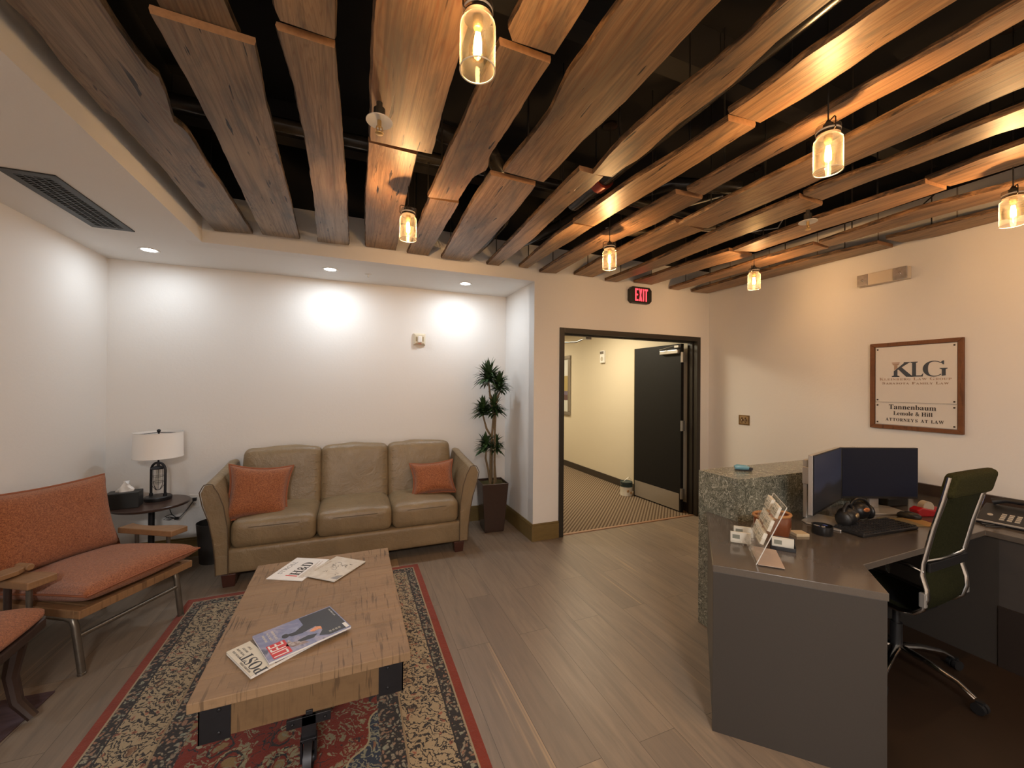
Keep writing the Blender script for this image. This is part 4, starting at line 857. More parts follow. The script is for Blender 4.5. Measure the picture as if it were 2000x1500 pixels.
def arm_paddle(x, sgn):
    pts = []
    for i in range(21):
        t = i/20; y = .10+.42*t; wd = .045+.016*math.sin(t*PI*2+.6)+.018*(1-t)**2
        pts.append((x+wd, y))
    pts2 = [(x-.042, .10+.42*(1-i/10)) for i in range(11)]
    a_ = MB().prism([(q[0]-.03*sgn*0-.025, q[1]) for q in pts+pts2], .496, .534).build('armrest', M_OAK, ac, bevel=.006, seg=3)
    for yy in (.20, .45): MB().cyl((x-.0, yy, .335), (x, yy, .506), .012, n=12).build('arm_post', M_TUBE, ac, smooth=True)
arm_paddle(CW+.085, 1); arm_paddle(-.085, -1)
tag(ac, 'low orange-cushioned armchair with steel tube legs beside the side table', 'armchair', 'orange armchairs along the left wall')
def piping(par, w_, h_, pinch, r_=.006):
    rim = []
    for i in range(4):
        for k in range(16):
            a = -1+2*k/16
            x, y = [(a, -1), (1, a), (-a, 1), (-1, -a)][i]; rim.append((x*(1-pinch*(1-y*y)*abs(x))*w_/2*1.012, y*(1-pinch*(1-x*x)*abs(y))*h_/2*1.012, 0))
    rim.append(rim[0]); MB().tube(rim, r_, n=6, flat=.6).build('piping', M_ORP, par, smooth=True)
for o in ac.children:
    if o.name.startswith('seat_cushion'): piping(o, CW+.075, .66, .035, .008)
    if o.name.startswith('back_cushion'): piping(o, CW+.09, .47, .075, .009)
# second armchair, cropped by the left edge: dark wood sled frame, orange cushion
ac2 = empty('armchair', (-1.36, 2.50, 0), math.radians(0))
M_DKW = plain('dark_walnut', (.035, .020, .016), .35, var=.3)
tip = on_z(104, 1183, .45)
def chair2():
    tx, ty = tip.x-ac2.location.x, tip.y-ac2.location.y
    # seat runs away from the tip towards the camera-left; local outline
    e = on_z(0, 1262, .45); ex, ey = e.x-ac2.location.x, e.y-ac2.location.y
    d = Vector((ex-tx, ey-ty)); d = d.normalized(); nrm = Vector((-d.y, d.x)); 
    if nrm.x > 0: nrm = -nrm
    def loc(a, b): return (tx+d.x*a+nrm.x*b, ty+d.y*a+nrm.y*b)
    P = [loc(0, 0), loc(.10, -.006), loc(.30, -.012), loc(.52, 0), loc(.54, .30), loc(.5, .44), loc(.10, .44), loc(.0, .30), loc(-.01, .12)]
    c = MB(); n = len(P); cx = sum(p[0] for p in P)/n; cy = sum(p[1] for p in P)/n
    rings = []
    for k, (s_, z) in enumerate([(.80, .415), (.96, .422), (1.0, .445), (.97, .452), (.88, .472), (.6, .497), (.25, .505)]): rings.append([Vector((cx+(p[0]-cx)*s_, cy+(p[1]-cy)*s_, z)) for p in P])
    c.rings(rings); c.build('seat_cushion', M_ORNG, ac2, smooth=True, sub=1, angle=180)
    f = MB().prism([(cx+(p[0]-cx)*.93, cy+(p[1]-cy)*.93) for p in P], 365e-3, .410); f.build('seat_frame', M_DKW, ac2, bevel=.008)
    a = loc(.10, .06); b = loc(.44, .06); a2 = loc(.12, .36); b2_ = loc(.44, .36)
    for q, w_ in ((a, 1), (b, 1), (a2, 1), (b2_, 1)):
        MB().tube([(q[0], q[1], .37), (q[0]-.02, q[1]-.01, .22), (q[0]+.0, q[1]-.01, .10), (q[0]+.06, q[1]-.02, .022)], [.032, .026, .024, .02], n=10).build('leg', M_DKW, ac2, smooth=True)
    # arm with rolled end, raised above the seat
    A0 = on_z(50, 1108, .56); A1 = on_z(-70, 1150, .56); u = Vector((A1.x-A0.x, A1.y-A0.y)).normalized(); nn = Vector((-u.y, u.x))
    if nn.x > 0: nn = -nn
    A0l = Vector((A0.x-ac2.location.x, A0.y-ac2.location.y))
    def al(s_, t_): return (A0l.x+u.x*s_+nn.x*t_, A0l.y+u.y*s_+nn.y*t_)
    m = MB().prism([al(0, -.01), al(.05, -.035), (al(.35, -.03)), al(.36, .05), al(.04, .05), al(-.0, .03)], .545, .570)
    g0, g1 = al(.0, -.03), al(-.005, .05); m.cyl((*g0, .562), (*g1, .562), .017, n=14)
    m.build('armrest', M_OAK, ac2, bevel=.005, seg=3)
    for s_ in (.06, .28): q = al(s_, .01); MB().cyl((*q, .37), (*q, .547), .014, n=12).build('arm_post', M_DKW, ac2, smooth=True)
chair2()
tag(ac2, 'armchair with dark wooden legs cut off by the left edge of the photo', 'armchair', 'orange armchairs along the left wall')
mc = [on_z(108, 1352, 0), on_z(0, 1372, 0), on_z(0, 1452, 0)]
def mat_stripes():
    s = Mat('plum_mat'); v = s.coord(); f = s.noise(s.map(v, (1.2, 40, 1), (0, 0, .25)), 1.5, 4, .6); s.set(col=s.mix(f, (.030, .016, .020), (.10, .058, .064)), rough=.8); s.bump(f, .4, .003); return s.m
d1_ = (mc[2]-mc[0]); d1_.z = 0; d1_.normalize(); d2_ = (mc[1]-mc[0]); d2_.z = 0; d2_.normalize()
q0 = mc[0]; pm_ = [(0, 0), (d1_.x*.9, d1_.y*.9), (d1_.x*.9+d2_.x*.5, d1_.y*.9+d2_.y*.5), (d2_.x*.5, d2_.y*.5)]
pm_ = [(max(x, XL+.03-q0.x), y) for x, y in pm_]
o = MB().prism(pm_, 0, .010).build('floor_mat', mat_stripes(), loc=(q0.x, q0.y, 0), bevel=.003); tag(o, 'dark plum striped mat under the cropped armchair at lower left', 'mat')

# ---------------------------------------------------------------- side table, lamp, tissue box
STX, STY, STZ = -1.452, 3.955, .56
st = empty('side_table', (STX, STY, 0)); M_ESP = plain('espresso_wood', (.055, .030, .022), .28, var=.25, vs_=14)
MB().lathe([(.001, STZ-.024), (.225, STZ-.024), (.238, STZ-.018), (.240, STZ-.004), (.236, STZ), (.001, STZ)], n=64).build('tabletop', M_ESP, st, smooth=True)
MB().lathe([(.02, .12), (.02, STZ-.06), (.05, STZ-.03), (.05, STZ-.024)], n=20).build('column', M_BLKMET, st, smooth=True)
ml = MB().lathe([(.03, .10), (.045, .14), (.045, .20), (.028, .23)], n=16)
for a in range(4):
    c_, s_ = math.cos(a*PI/2+.5), math.sin(a*PI/2+.5)
    ml.tube([(.03*c_, .03*s_, .19), (.10*c_, .10*s_, .16), (.16*c_, .16*s_, .07), (.20*c_, .20*s_, .018)], [.016, .017, .015, .018], n=8)
ml.build('pedestal_foot', M_BLKMET, st, smooth=True); tag(st, 'round dark-topped pedestal side table between armchair and sofa', 'side table')
lx, ly = -1.445, 4.045
lm = empty('table_lamp', (lx, ly, STZ)); 
MB().lathe([(.001, 0), (.085, 0), (.088, .006), (.088, .026), (.082, .032), (.001, .032)], n=40).build('base', M_BLKPL, lm, smooth=True)
lf = MB(); LH = .325
for sx in (-1, 1): pass
pts = [(-.060, 0, .03), (-.060, 0, .24)]+[(-.060*math.cos(a*PI/10), 0, .24+.060*math.sin(a*PI/10)) for a in range(1, 10)]+[(.060, 0, .24), (.060, 0, .03)]
lf.tube(pts, .009, n=12).cyl((0, 0, .30), (0, 0, .55), .006, n=8).cyl((0, 0, .30), (0, 0, .27), .010, n=12).lathe([(.001, .245), (.045, .250), (.048, .258), (.03, .27), (.001, .275)], n=24)
for sx in (-1, 1): lf.cyl((sx*.06, 0, .03), (sx*.06, 0, .05), .013, n=12)
lf.build('frame', M_BLKMET, lm, smooth=True); lm.rotation_euler.z = math.radians(-25)
cg = MB()
for a in range(4):
    c_, s_ = math.cos(a*PI/4), math.sin(a*PI/4)
    cg.tube([(.038*c_, .038*s_, .25), (.040*c_, .040*s_, .15), (.034*c_, .034*s_, .11), (.015*c_, .015*s_, .082), (0, 0, .078), (-.015*c_, -.015*s_, .082), (-.034*c_, -.034*s_, .11), (-.040*c_, -.040*s_, .15), (-.038*c_, -.038*s_, .25)], .0016, n=5)
for z in (.19, .145): cg.tube([(.040*math.cos(a*PI/12), .040*math.sin(a*PI/12), z) for a in range(25)], .0016, n=5, caps=False)
cg.build('wire_cage', M_BLKMET, lm, smooth=True)
bl = MB().lathe([(.013, .25), (.014, .215), (.010, .205), (.022, .17), (.024, .15), (.014, .125), (.001, .118)], n=20).build('bulb', glass_mat('clear_bulb', (.92, .92, .9), 1.2), lm, smooth=True)
SH = 'lamp_shade'
sh = MB().lathe([(.158, .345), (.155, .545), (.153, .545), (.156, .345), (.158, .345)], n=56, caps=False)
s_m = Mat('white_shade'); s_m.set(col=(.86, .84, .81), rough=.85); s_m.bump(s_m.noise(s_m.coord(), 300, 2), .15, .001)
so = sh.build(SH, s_m.m, lm, smooth=True, angle=60)
rm = MB()
for z, rr in ((.345, .1585), (.545, .1555)): rm.tube([(rr*math.cos(a*PI/24), rr*math.sin(a*PI/24), z) for a in range(49)], .0022, n=6, caps=False)
rm.build('shade_trim', plain('shade_trim', (.62, .60, .57), .8), so, smooth=True)
sp_ = MB(); 
for a in range(3): sp_.cyl((0, 0, .543), (.154*math.cos(a*2*PI/3+.2), .154*math.sin(a*2*PI/3+.2), .540), .003, n=6)
sp_.build('spider', M_BLKMET, so, smooth=True); MB().ball((0, 0, .557), .013, 14, 10).build('finial', M_BLKMET, lm, smooth=True)
tag(lm, 'black cage table lamp with a white drum shade on the side table', 'lamp')
tb = empty('tissue_box', (-1.590, 3.885, STZ), math.radians(8))
MB().b2((-.095, -.06, 0), (.095, .06, .118)).build('box_cover', plain('black_leatherette', (.016, .017, .017), .5), tb, bevel=.004)
ts = MB(); rings = []
for k in range(9):
    t = k/8; w1 = .045*(1-.55*t)+.008*math.sin(t*6); rings.append([Vector((w1*math.cos(a*PI/9)*(1+.18*math.sin(5*a*PI/9*.9+t*4))+.012*t, .020*(1-.3*t)*math.sin(a*PI/9)*(1+.35*math.cos(3*a*PI/9+t*3)), .112+.075*t+.012*math.sin(a*.7)*t)) for a in range(18)])
ts.rings(rings); ts.build('tissue', plain('tissue_paper', (.80, .79, .77), .8, bump=.5, vs_=40), tb, smooth=True, angle=70); tag(tb, 'black tissue box cover with a white tissue on the side table', 'tissue box')
# outlet and cord by the lamp
po = empty('wall_outlet', (-1.262, YB, .475)); MB().b2((-.036, -.006, -.058), (.036, 0, .058)).build('plate', M_WHITEPL, po, bevel=.002)
for z in (.022, -.022):
    q = MB().b2((-.017, -.008, z-.014), (.017, -.005, z+.014)); so2 = q.build('socket', plain('outlet_socket', (.62, .61, .58), .4), po, bevel=.003)
    MB().b2((-.008, -.0088, z-.004), (-.005, -.0075, z+.006)).b2((.005, -.0088, z-.004), (.008, -.0075, z+.006)).cyl((0, -.0088, z-.009), (0, -.0075, z-.009), .002, n=8).build('slots', M_BLKPL, so2)
tag(po, 'white wall outlet behind the side table', 'outlet')
cd = MB().tube([(-1.255, YB-.02, .50), (-1.30, YB-.05, .42), (-1.34, YB-.07, .37), (-1.36, YB-.08, .362)], .004, n=8)
cd.tube([(-1.36, YB-.08, .362), (-1.42, YB-.08, .37), (-1.44, YB-.08, .385), (-1.40, YB-.08, .40), (-1.36, YB-.08, .366), (-1.41, YB-.08, .355), (-1.45, YB-.08, .36), (-1.41, YB-.08, .378), (-1.36, YB-.08, .362)], .003, n=6)
cd.tube([(-1.36, YB-.08, .362), (-1.40, YB-.07, .40), (-1.44, YB-.03, .48), (-1.445, YB-.035, .575), (-1.45, YB-.06, .58), (-1.45, YB-.11, .575)], .003, n=6)
cd.box((-1.36, YB-.08, .362), (.03, .02, .02)); cd.b2((-1.268, YB-.035, .485), (-1.242, YB-.008, .508))
o = cd.build('lamp_cord', M_BLKPL, smooth=True); tag(o, 'black looped lamp cord hanging from the side table to the outlet', 'cord')
wb_ = MB().lathe([(.10, 0), (.125, .33), (.122, .33), (.098, .012), (.001, .012)], n=28, caps=False); o = wb_.build('waste_bin', plain('dark_bin', (.03, .026, .024), .5), loc=(-1.075, 4.08, 0), smooth=True); tag(o, 'dark waste bin half hidden behind the left sofa arm', 'waste bin')

# ---------------------------------------------------------------- plant
pp = empty('potted_plant', (1.375, 3.93, 0), math.radians(-4))
pot = MB(); z0s = [(.098, 0), (.102, .02), (.138, .50), (.138, .505), (.128, .505), (.126, .47)]
def sq(r, z): return [Vector((a*r, b*r, z)) for a, b in ((-1, -1), (1, -1), (1, 1), (-1, 1))]
pot.rings([sq(r, z) for r, z in z0s], caps=True); pot.build('pot', plain('espresso_pot', (.040, .022, .017), .22, var=.1, spec=.6), pp, bevel=.006, seg=3)
MB().grid(lambda u, v: Vector(((u-.5)*.25, (v-.5)*.25, .482+.008*math.sin(u*17)*math.sin(v*13))), 12, 12).build('moss', plain('moss', (.075, .070, .022), .95, var=.6, vs_=60, bump=1.0), pp, smooth=True)
M_STEM = plain('cane', (.15, .105, .055), .7, var=.4, vs_=60, bump=.5)
def leafm():
    s = Mat('dracaena_leaf'); v = s.coord(); s.set(col=s.mix(s.noise(v, 6, 2), (.016, .040, .014), (.045, .085, .028)), rough=.38, spec=.45); return s.m
M_LEAF = leafm()
heads = [((-.045, .0, 1.585), .20, 170), ((.060, -.03, 1.49), .165, 160), ((-.10, .02, 1.235), .165, 140), ((.020, .01, 1.25), .165, 150), ((-.080, -.03, .87), .155, 125), ((.050, .03, .86), .125, 90)]
stems = [[(-.02, 0, .47), (-.02, 0, .8), (.01, 0, 1.2), (-.03, 0, 1.40), (-.045, 0, 1.53)], [(.03, 0, .47), (.02, 0, .9), (.035, 0, 1.3), (.055, -.01, 1.40), (.075, -.02, 1.44)], [(.0, .02, .47), (.0, .02, .95), (-.06, .02, 1.05), (-.10, .02, 1.19)], [(.015, -.03, .47), (.02, -.02, .95), (.02, 0, 1.10), (.025, .01, 1.2)], [(-.03, -.03, .47), (-.05, -.03, .62), (-.08, -.03, .75), (-.075, -.03, .84)], [(.05, .03, .47), (.03, .03, .7), (.04, .03, .84)]]
for s_ in stems: MB().tube(s_, [.011]*(len(s_)-1)+[.008], n=8).build('cane_stem', M_STEM, pp, smooth=True)
rr = random.Random(4)
for (hx, hy, hz), R_, n_ in heads:
    lf = MB()
    for i in range(n_):
        az = i*2.39996+rr.uniform(-.2, .2); el = math.radians(rr.uniform(-12, 88)); L_ = R_*rr.uniform(.62, 1.05); w_ = rr.uniform(.012, .017)
        b = Vector((hx, hy, hz-.05+.10*(i/n_))); d = Vector((math.cos(az)*math.cos(el), math.sin(az)*math.cos(el), math.sin(el))); sd = Vector((-math.sin(az), math.cos(az), 0)); vs = []
        dr = rr.uniform(.1, .5)
        for k in range(5):
            t = k/4; c_ = b+d*L_*t+Vector((0, 0, -dr*L_*t*t*math.cos(el))); ww = w_*(math.sin(PI*(.12+.88*t))**.8 if k < 4 else .02)
            up = d.cross(sd); vs += [c_-sd*ww+up*ww*.25, c_, c_+sd*ww+up*ww*.25]
        lf._add(vs, [(k*3+a, k*3+a+1, k*3+a+4, k*3+a+3) for k in range(4) for a in range(2)])
    lf.build('leaf_cluster', M_LEAF, pp, smooth=True, angle=60)
tag(pp, 'tiered dracaena plant in a tall dark square pot by the alcove corner', 'plant')
# ---------------------------------------------------------------- wall fittings
sb = empty('fire_strobe', (.657, YB, 1.985)); M_CREAM = plain('cream_plastic', (.62, .54, .40), .35, var=.02)
m = MB(); m.rings([[Vector((a*w_, -d_, b*w_)) for a, b in ((-1, -1), (1, -1), (1, 1), (-1, 1))] for w_, d_ in ((.062, 0), (.062, .012), (.045, .035), (.040, .036))]); m.build('housing', M_CREAM, sb, bevel=.004)
MB().b2((-.022, -.052, -.036), (.022, -.034, .030)).build('lens', plain('strobe_lens', (.75, .73, .70), .12, spec=.8), sb, bevel=.008, seg=3)
for sx in (-1, 1): MB().lathe([(.001, 0), (.018, 0)], n=16, caps=False) if False else MB().b2((sx*.034-.006, -.0375, -.024), (sx*.034+.006, -.035, .024)).build('speaker_slot', plain('slot_tan', (.30, .24, .14), .5), sb)
text('FIRE', .018, RED, sb, frame((0, -.0365, -.049), (1, 0, 0), (0, 0, 1)), 'lettering', .0005)
tag(sb, 'cream fire alarm strobe high on the wall over the sofa', 'fire alarm')
ex = empty('exit_sign', (2.885, YM, 2.475)); 
ex.location = (2.882, YM, 2.49)
EW, EH = .142, .088
ol = [(-EW+.03, -EH), (EW-.03, -EH), (EW, -EH+.03), (EW, EH-.03), (EW-.03, EH), (-EW+.03, EH), (-EW, EH-.03), (-EW, -EH+.03)]
MB().prism(ol, -.055, 0, 'Y').build('housing', plain('exit_black', (.018, .017, .016), .4), ex, bevel=.006, seg=3)
M_EX = emit('exit_red', (1.0, .04, .055), 1.9)
def bars(x, kind):
    h = .066; t = .014; w_ = .040; m = MB(); F = lambda a, b, c_, d_: m.b2((x+a, -.0585, b), (x+c_, -.0545, d_))
    if kind == 'E': F(0, -h, t, h); F(t, h-t*1.2, w_, h); F(t, -t*.6, w_*.85, t*.6); F(t, -h, w_, -h+t*1.2)
    if kind == 'I': F(0, -h, t, h)
    if kind == 'T': F(0, h-t*1.3, w_, h); F(w_/2-t/2, -h, w_/2+t/2, h-t*1.3)
    if kind == 'X':
        for s_ in (1, -1): m.prism([(x+(0 if s_ > 0 else w_-t), -h), (x+(t if s_ > 0 else w_), -h), (x+(w_ if s_ > 0 else t), h), (x+(w_-t if s_ > 0 else 0), h)], -.0585-.0003*s_, -.0545, 'Y')
    return m
for x, k in ((-.082, 'E'), (-.032, 'X'), (.020, 'I'), (.044, 'T')): bars(x, k).build('letter_'+k.lower(), M_EX, ex)
tag(ex, 'black exit sign with glowing red letters above the doorway', 'exit sign')
# emergency light on the right wall
em = empty('emergency_light', (XR, 1.805, 2.385))
m = MB().prism([(0, -.16), (-.02, -.165), (-.055, -.10), (-.06, .10), (-.02, .165), (0, .16)], -.048, .048); m.build('housing', plain('beige_housing', (.62, .52, .40), .45, var=.03), em, bevel=.005, seg=3)
LR = glass_mat('lamp_window', (.80, .78, .76), 1.5)
for y0, y1 in ((-.158, -.075), (.085, .158)):
    MB().b2((-.064, y0, -.046), (-.05, y1, .046)).build('clear_lens', plain('lens_grey', (.42, .38, .36), .12, .35, var=.35, vs_=40), em, bevel=.003)
    MB().lathe([(.006, 0), (.026, .012)], n=20, caps=False).build('reflector', M_CHROME, em, smooth=True, loc=(-.066, (y0+y1)/2, 0), rot=(0, PI/2, 0))
tag(em, 'beige twin-lens emergency light high on the right wall', 'emergency light')
# ornate brass switch plate on the right wall
th = empty('switch_plate', (XR, 3.02, 1.152)); MB().b2((-.006, -.063, -.053), (0, .063, .053)).build('plate', plain('antique_brass', (.20, .115, .045), .45, .6, var=.5, vs_=50), th, bevel=.004)
MB().b2((-.009, -.052, -.040), (-.005, .046, .040)).build('inner_panel', plain('plate_center', (.33, .22, .11), .45, .3, var=.3), th, bevel=.004)
for y in (-.020, .020):
    MB().b2((-.011, y-.006, -.010), (-.008, y+.006, .012)).ball((-.010, y, .024), .005).ball((-.010, y, -.024), .005).tube([(-.010, y-.012, -.012), (-.012, y-.013, .006), (-.010, y, .018), (-.012, y+.013, .006), (-.010, y+.012, -.012)], .003, n=6).build('scroll', plain('dark_scroll', (.07, .035, .015), .5), th, smooth=True)
    MB().b2((-.020, y-.004, -.006), (-.010, y+.004, .008)).build('toggle', plain('toggle_cream', (.60, .46, .30), .4), th, bevel=.002)
tag(th, 'ornate brass double switch plate on the right wall', 'switch')
# framed firm sign
SY0_, SY1_, SZ0, SZ1 = 1.893, 1.360, 1.187, 1.862
sg = empty('framed_sign', (XR, (SY0_+SY1_)/2, (SZ0+SZ1)/2)); SW, SHh = (SY0_-SY1_), (SZ1-SZ0)
F4 = frame((0, 0, 0), (0, -1, 0), (0, 0, 1))     # sign local axes: x to the right as seen, y up, z out of the wall
def sbox(x0, y0, x1, y1, z0, z1): return MB().xf(F4).b2((x0, y0, z0), (x1, y1, z1))
M_SFR = rough_wood('sign_frame_wood', (.21, .085, .032), (.13, .05, .02), (.06, .022, .01), 1)
fw_ = .030; hx, hy = SW/2, SHh/2
fb = MB().xf(F4)
for pts in ([(-hx, -hy), (hx, -hy), (hx-fw_, -hy+fw_), (-hx+fw_, -hy+fw_)], [(hx, -hy), (hx, hy), (hx-fw_, hy-fw_), (hx-fw_, -hy+fw_)], [(hx, hy), (-hx, hy), (-hx+fw_, hy-fw_), (hx-fw_, hy-fw_)], [(-hx, hy), (-hx, -hy), (-hx+fw_, -hy+fw_), (-hx+fw_, hy-fw_)]): fb.prism(pts, 0, .022)
fb.build('frame', M_SFR, sg, bevel=.003)
M_PAN = plain('sign_panel', (.66, .62, .57), .35, var=.02)
sbox(-hx+fw_-.002, -hy+fw_-.002, hx-fw_+.002, hy-fw_+.002, .002, .006).build('backing', M_PAN, sg)
ysp = -hy + SHh*.305
ix, iy = hx-fw_-.004, hy-fw_-.004
sbox(-ix, ysp+.004, ix, iy, .008, .014).build('upper_panel', M_PAN, sg, bevel=.001)
sbox(-ix, -iy, ix, ysp-.004, .008, .014).build('lower_panel', M_PAN, sg, bevel=.001)
for x in (-ix+.014, ix-.014):
    for y in (iy-.016, ysp+.020, ysp-.022, -iy+.016):
        MB().xf(F4).lathe([(.001, .019), (.005, .018), (.006, .014)], (x, y, 0), 12).build('standoff', M_DARKB, sg, smooth=True)
NAVY = plain('navy_letters', (.035, .045, .06), .4); BRN = plain('brown_letters', (.30, .20, .14), .4); COP = plain('copper_letters', (.40, .27, .19), .4); BLKL = plain('black_letters', (.03, .022, .02), .4)
def st_(s_, size, m_, x, y, xs=1.0): return text(s_, size, m_, sg, F4 @ Matrix.Translation((x, y, .0145)), 'lettering', .0008, xs)
kx, ky, kh = -.128, .125, .112
# K with a column stem
K = MB().xf(F4); K.mat(0)
zz0, zz1 = .0142, .0158
K.prism([(kx, ky-kh/2), (kx+.046, ky-kh/2), (kx+.046, ky-kh/2+.006), (kx+.034, ky-kh/2+.010), (kx+.034, ky+.002), (kx+.012, ky-.010), (kx+.012, ky-kh/2+.010), (kx, ky-kh/2+.006)], zz0, zz1)
K.prism([(kx+.012, ky-.012), (kx+.022, ky-.012), (kx+.100, ky+kh/2-.008), (kx+.118, ky+kh/2), (kx+.070, ky+kh/2), (kx+.074, ky+kh/2-.006)], zz0, zz1+.0002)
K.prism([(kx+.036, ky+.006), (kx+.056, ky+.020), (kx+.118, ky-kh/2+.008), (kx+.132, ky-kh/2), (kx+.086, ky-kh/2)], zz0, zz1)
K.build('letter_k', NAVY, sg)
MB().xf(F4).prism([(kx+.014, ky-.004), (kx+.034, ky+.010), (kx+.034, ky+.034), (kx+.014, ky+.034)], zz0, zz1).prism([(kx+.008, ky+.034), (kx+.040, ky+.034), (kx+.046, ky+.048), (kx+.002, ky+.048)], zz0, zz1).prism([(kx, ky+.050), (kx+.048, ky+.050), (kx+.048, ky+.056), (kx, ky+.056)], zz0, zz1).build('column_emblem', COP, sg)
Lg = MB().xf(F4); lx0 = kx+.112
Lg.prism([(lx0, ky+kh/2), (lx0+.040, ky+kh/2), (lx0+.040, ky+kh/2-.006), (lx0+.031, ky+kh/2-.010), (lx0+.031, ky-kh/2+.009), (lx0+.060, ky-kh/2+.009), (lx0+.072, ky-kh/2+.026), (lx0+.068, ky-kh/2), (lx0, ky-kh/2), (lx0, ky-kh/2+.006), (lx0+.009, ky-kh/2+.010), (lx0+.009, ky+kh/2-.010), (lx0, ky+kh/2-.006)], zz0, zz1); Lg.build('letter_l', NAVY, sg)
gx, gr = lx0+.128, kh/2+.002
gp = []
for i in range(27):
    a = math.radians(48+i*10.2); gp.append((gx+gr*1.02*math.cos(a), ky+gr*math.sin(a)))
gi = []
for i in range(27):
    a = math.radians(48+i*10.2); k_ = .82 - .22*max(0, math.cos(a-PI))**1.5
    gi.append((gx+.004+gr*k_*1.0*math.cos(a), ky+gr*(.90)*math.sin(a)))
G_ = MB().xf(F4)
for i in range(26): G_.prism([gp[i], gp[i+1], gi[i+1], gi[i]], zz0, zz1)
G_.prism([(gx+gr*.55, ky+.004), (gx+gr*1.25, ky+.004), (gx+gr*1.25, ky-.002), (gx+gr*1.08, ky-.006), (gx+gr*1.08, ky-gr*.84), (gx+gr*.74, ky-gr*.92), (gx+gr*.74, ky-.006), (gx+gr*.55, ky-.002)], zz0, zz1+.0003)
G_.prism([(gx+gr*.62, ky+gr*.78), (gx+gr*.86, ky+gr*1.0), (gx+gr*.93, ky+gr*.95), (gx+gr*.93, ky+gr*.5), (gx+gr*.86, ky+gr*.5)], zz0, zz1+.0003); G_.build('letter_g', NAVY, sg)
def smallcaps(s_, y, big, small, m_, width):
    x = 0; items = []
    # rough advance widths, then fitted to the measured width
    adv = lambda ch, z: z*({'I': .38, ' ': .42, 'W': 1.0, 'M': .95, 'L': .62}.get(ch.upper(), .72))
    first = True
    for ch in s_:
        z = big if ch.isupper() else small; a = adv(ch, z); items.append((ch.upper(), x+a/2, z)); x += a
    k_ = width/x
    for ch, xc, z in items:
        if ch != ' ': st_(serif(ch), z, m_, (xc-x/2)*k_, y+(z-small)*.30, k_*.92)
smallcaps('Kleinberg Law Group', ky-kh/2-.020, .030, .022, COP, .415)
smallcaps('Sarasota Family Law', ky-kh/2-.052, .026, .020, BRN, .385)
yl = (ysp-iy)/2
st_(serif('Tannenbaum'), .052, BLKL, -.010, yl+.052, .92); st_(serif('Lemole & Hill'), .044, BLKL, -.006, yl+.004, .86); smallcaps('ATTORNEYS AT LAW', yl-.046, .034, .034, BLKL, .335)
tag(sg, 'wood framed two-panel law firm sign on the right wall', 'sign')

# ---------------------------------------------------------------- hallway fittings
pc = empty('framed_picture', (3.775, 6.83, 1.52)); m = MB()
pw, ph_ = .42, .56
for (a, b, c_, d_) in ((-pw, -ph_, pw, -ph_+.07), (-pw, ph_-.07, pw, ph_), (-pw, -ph_+.07, -pw+.07, ph_-.07), (pw-.07, -ph_+.07, pw, ph_-.07)): m.b2((-.03, a, b), (0, c_, d_))
m.build('frame', plain('pewter_frame', (.28, .24, .19), .35, .5), pc, bevel=.01)
def artm():
    s = Mat('abstract_print'); sp = s.n('SeparateXYZ', {0: s.coord()}); n_ = s.noise(s.coord(), 5, 3)
    z = s.ma('ADD', sp.outputs[2], s.ma('MULTIPLY', n_, .05)); s.set(col=s.ramp(s.ma('ADD', s.ma('MULTIPLY', z, .9), .5), [(0, (.55, .55, .50)), (.27, (.12, .07, .07)), (.36, (.16, .13, .18)), (.42, (.36, .28, .12)), (.68, (.62, .62, .58))], 'CONSTANT'), rough=.25); return s.m
MB().b2((-.012, -pw+.06, -ph_+.06), (-.004, pw-.06, ph_-.06)).build('print', artm(), pc); tag(pc, 'framed abstract print on the hallway wall', 'picture')
hs = empty('wall_speaker', (3.775, 5.38, 1.985)); MB().b2((-.035, -.055, -.10), (0, .055, .10)).build('housing', M_WHITEPL, hs, bevel=.006); MB().lathe([(.001, .001), (.032, .003), (.036, 0)], n=20, caps=False).build('grille', plain('grille_beige', (.42, .38, .30), .5), hs, smooth=True, loc=(-.036, 0, -.035), rot=(0, -PI/2, 0)); MB().b2((-.042, -.045, .045), (-.034, .045, .085)).build('strobe_lens', plain('dark_lens', (.12, .10, .08), .2), hs)
tag(hs, 'white fire alarm speaker on the hallway wall', 'fire alarm')
pn = empty('paint_can', (3.545, 4.50, .003)); MB().lathe([(.001, 0), (.082, 0), (.084, .004), (.082, .008), (.082, .120)], n=36, caps=False).build('label_wrap', plain('paint_label', (.50, .46, .38), .45, var=.1), pn, smooth=True)
MB().lathe([(.082, .119), (.0825, .178), (.085, .182), (.082, .188), (.076, .186), (.074, .180), (.001, .180)], n=36, caps=False).build('top_band', plain('teal_paint', (.018, .040, .045), .35, var=.5), pn, smooth=True)
MB().tube([(-.083, 0, .15), (-.07, -.03, .20), (0, -.05, .255), (.07, -.03, .20), (.083, 0, .15)], .002, n=6).build('handle', M_STEEL, pn, smooth=True)
MB().b2((.0, -.0855, .03), (.03, -.0825, .06)).ball((-.03, -.078, .07), .02, 12, 8, (1, .3, 1)).build('printed_mark', plain('label_tan', (.36, .22, .10), .5), pn)
tag(pn, 'white and teal paint can standing by the open hallway door', 'paint can')

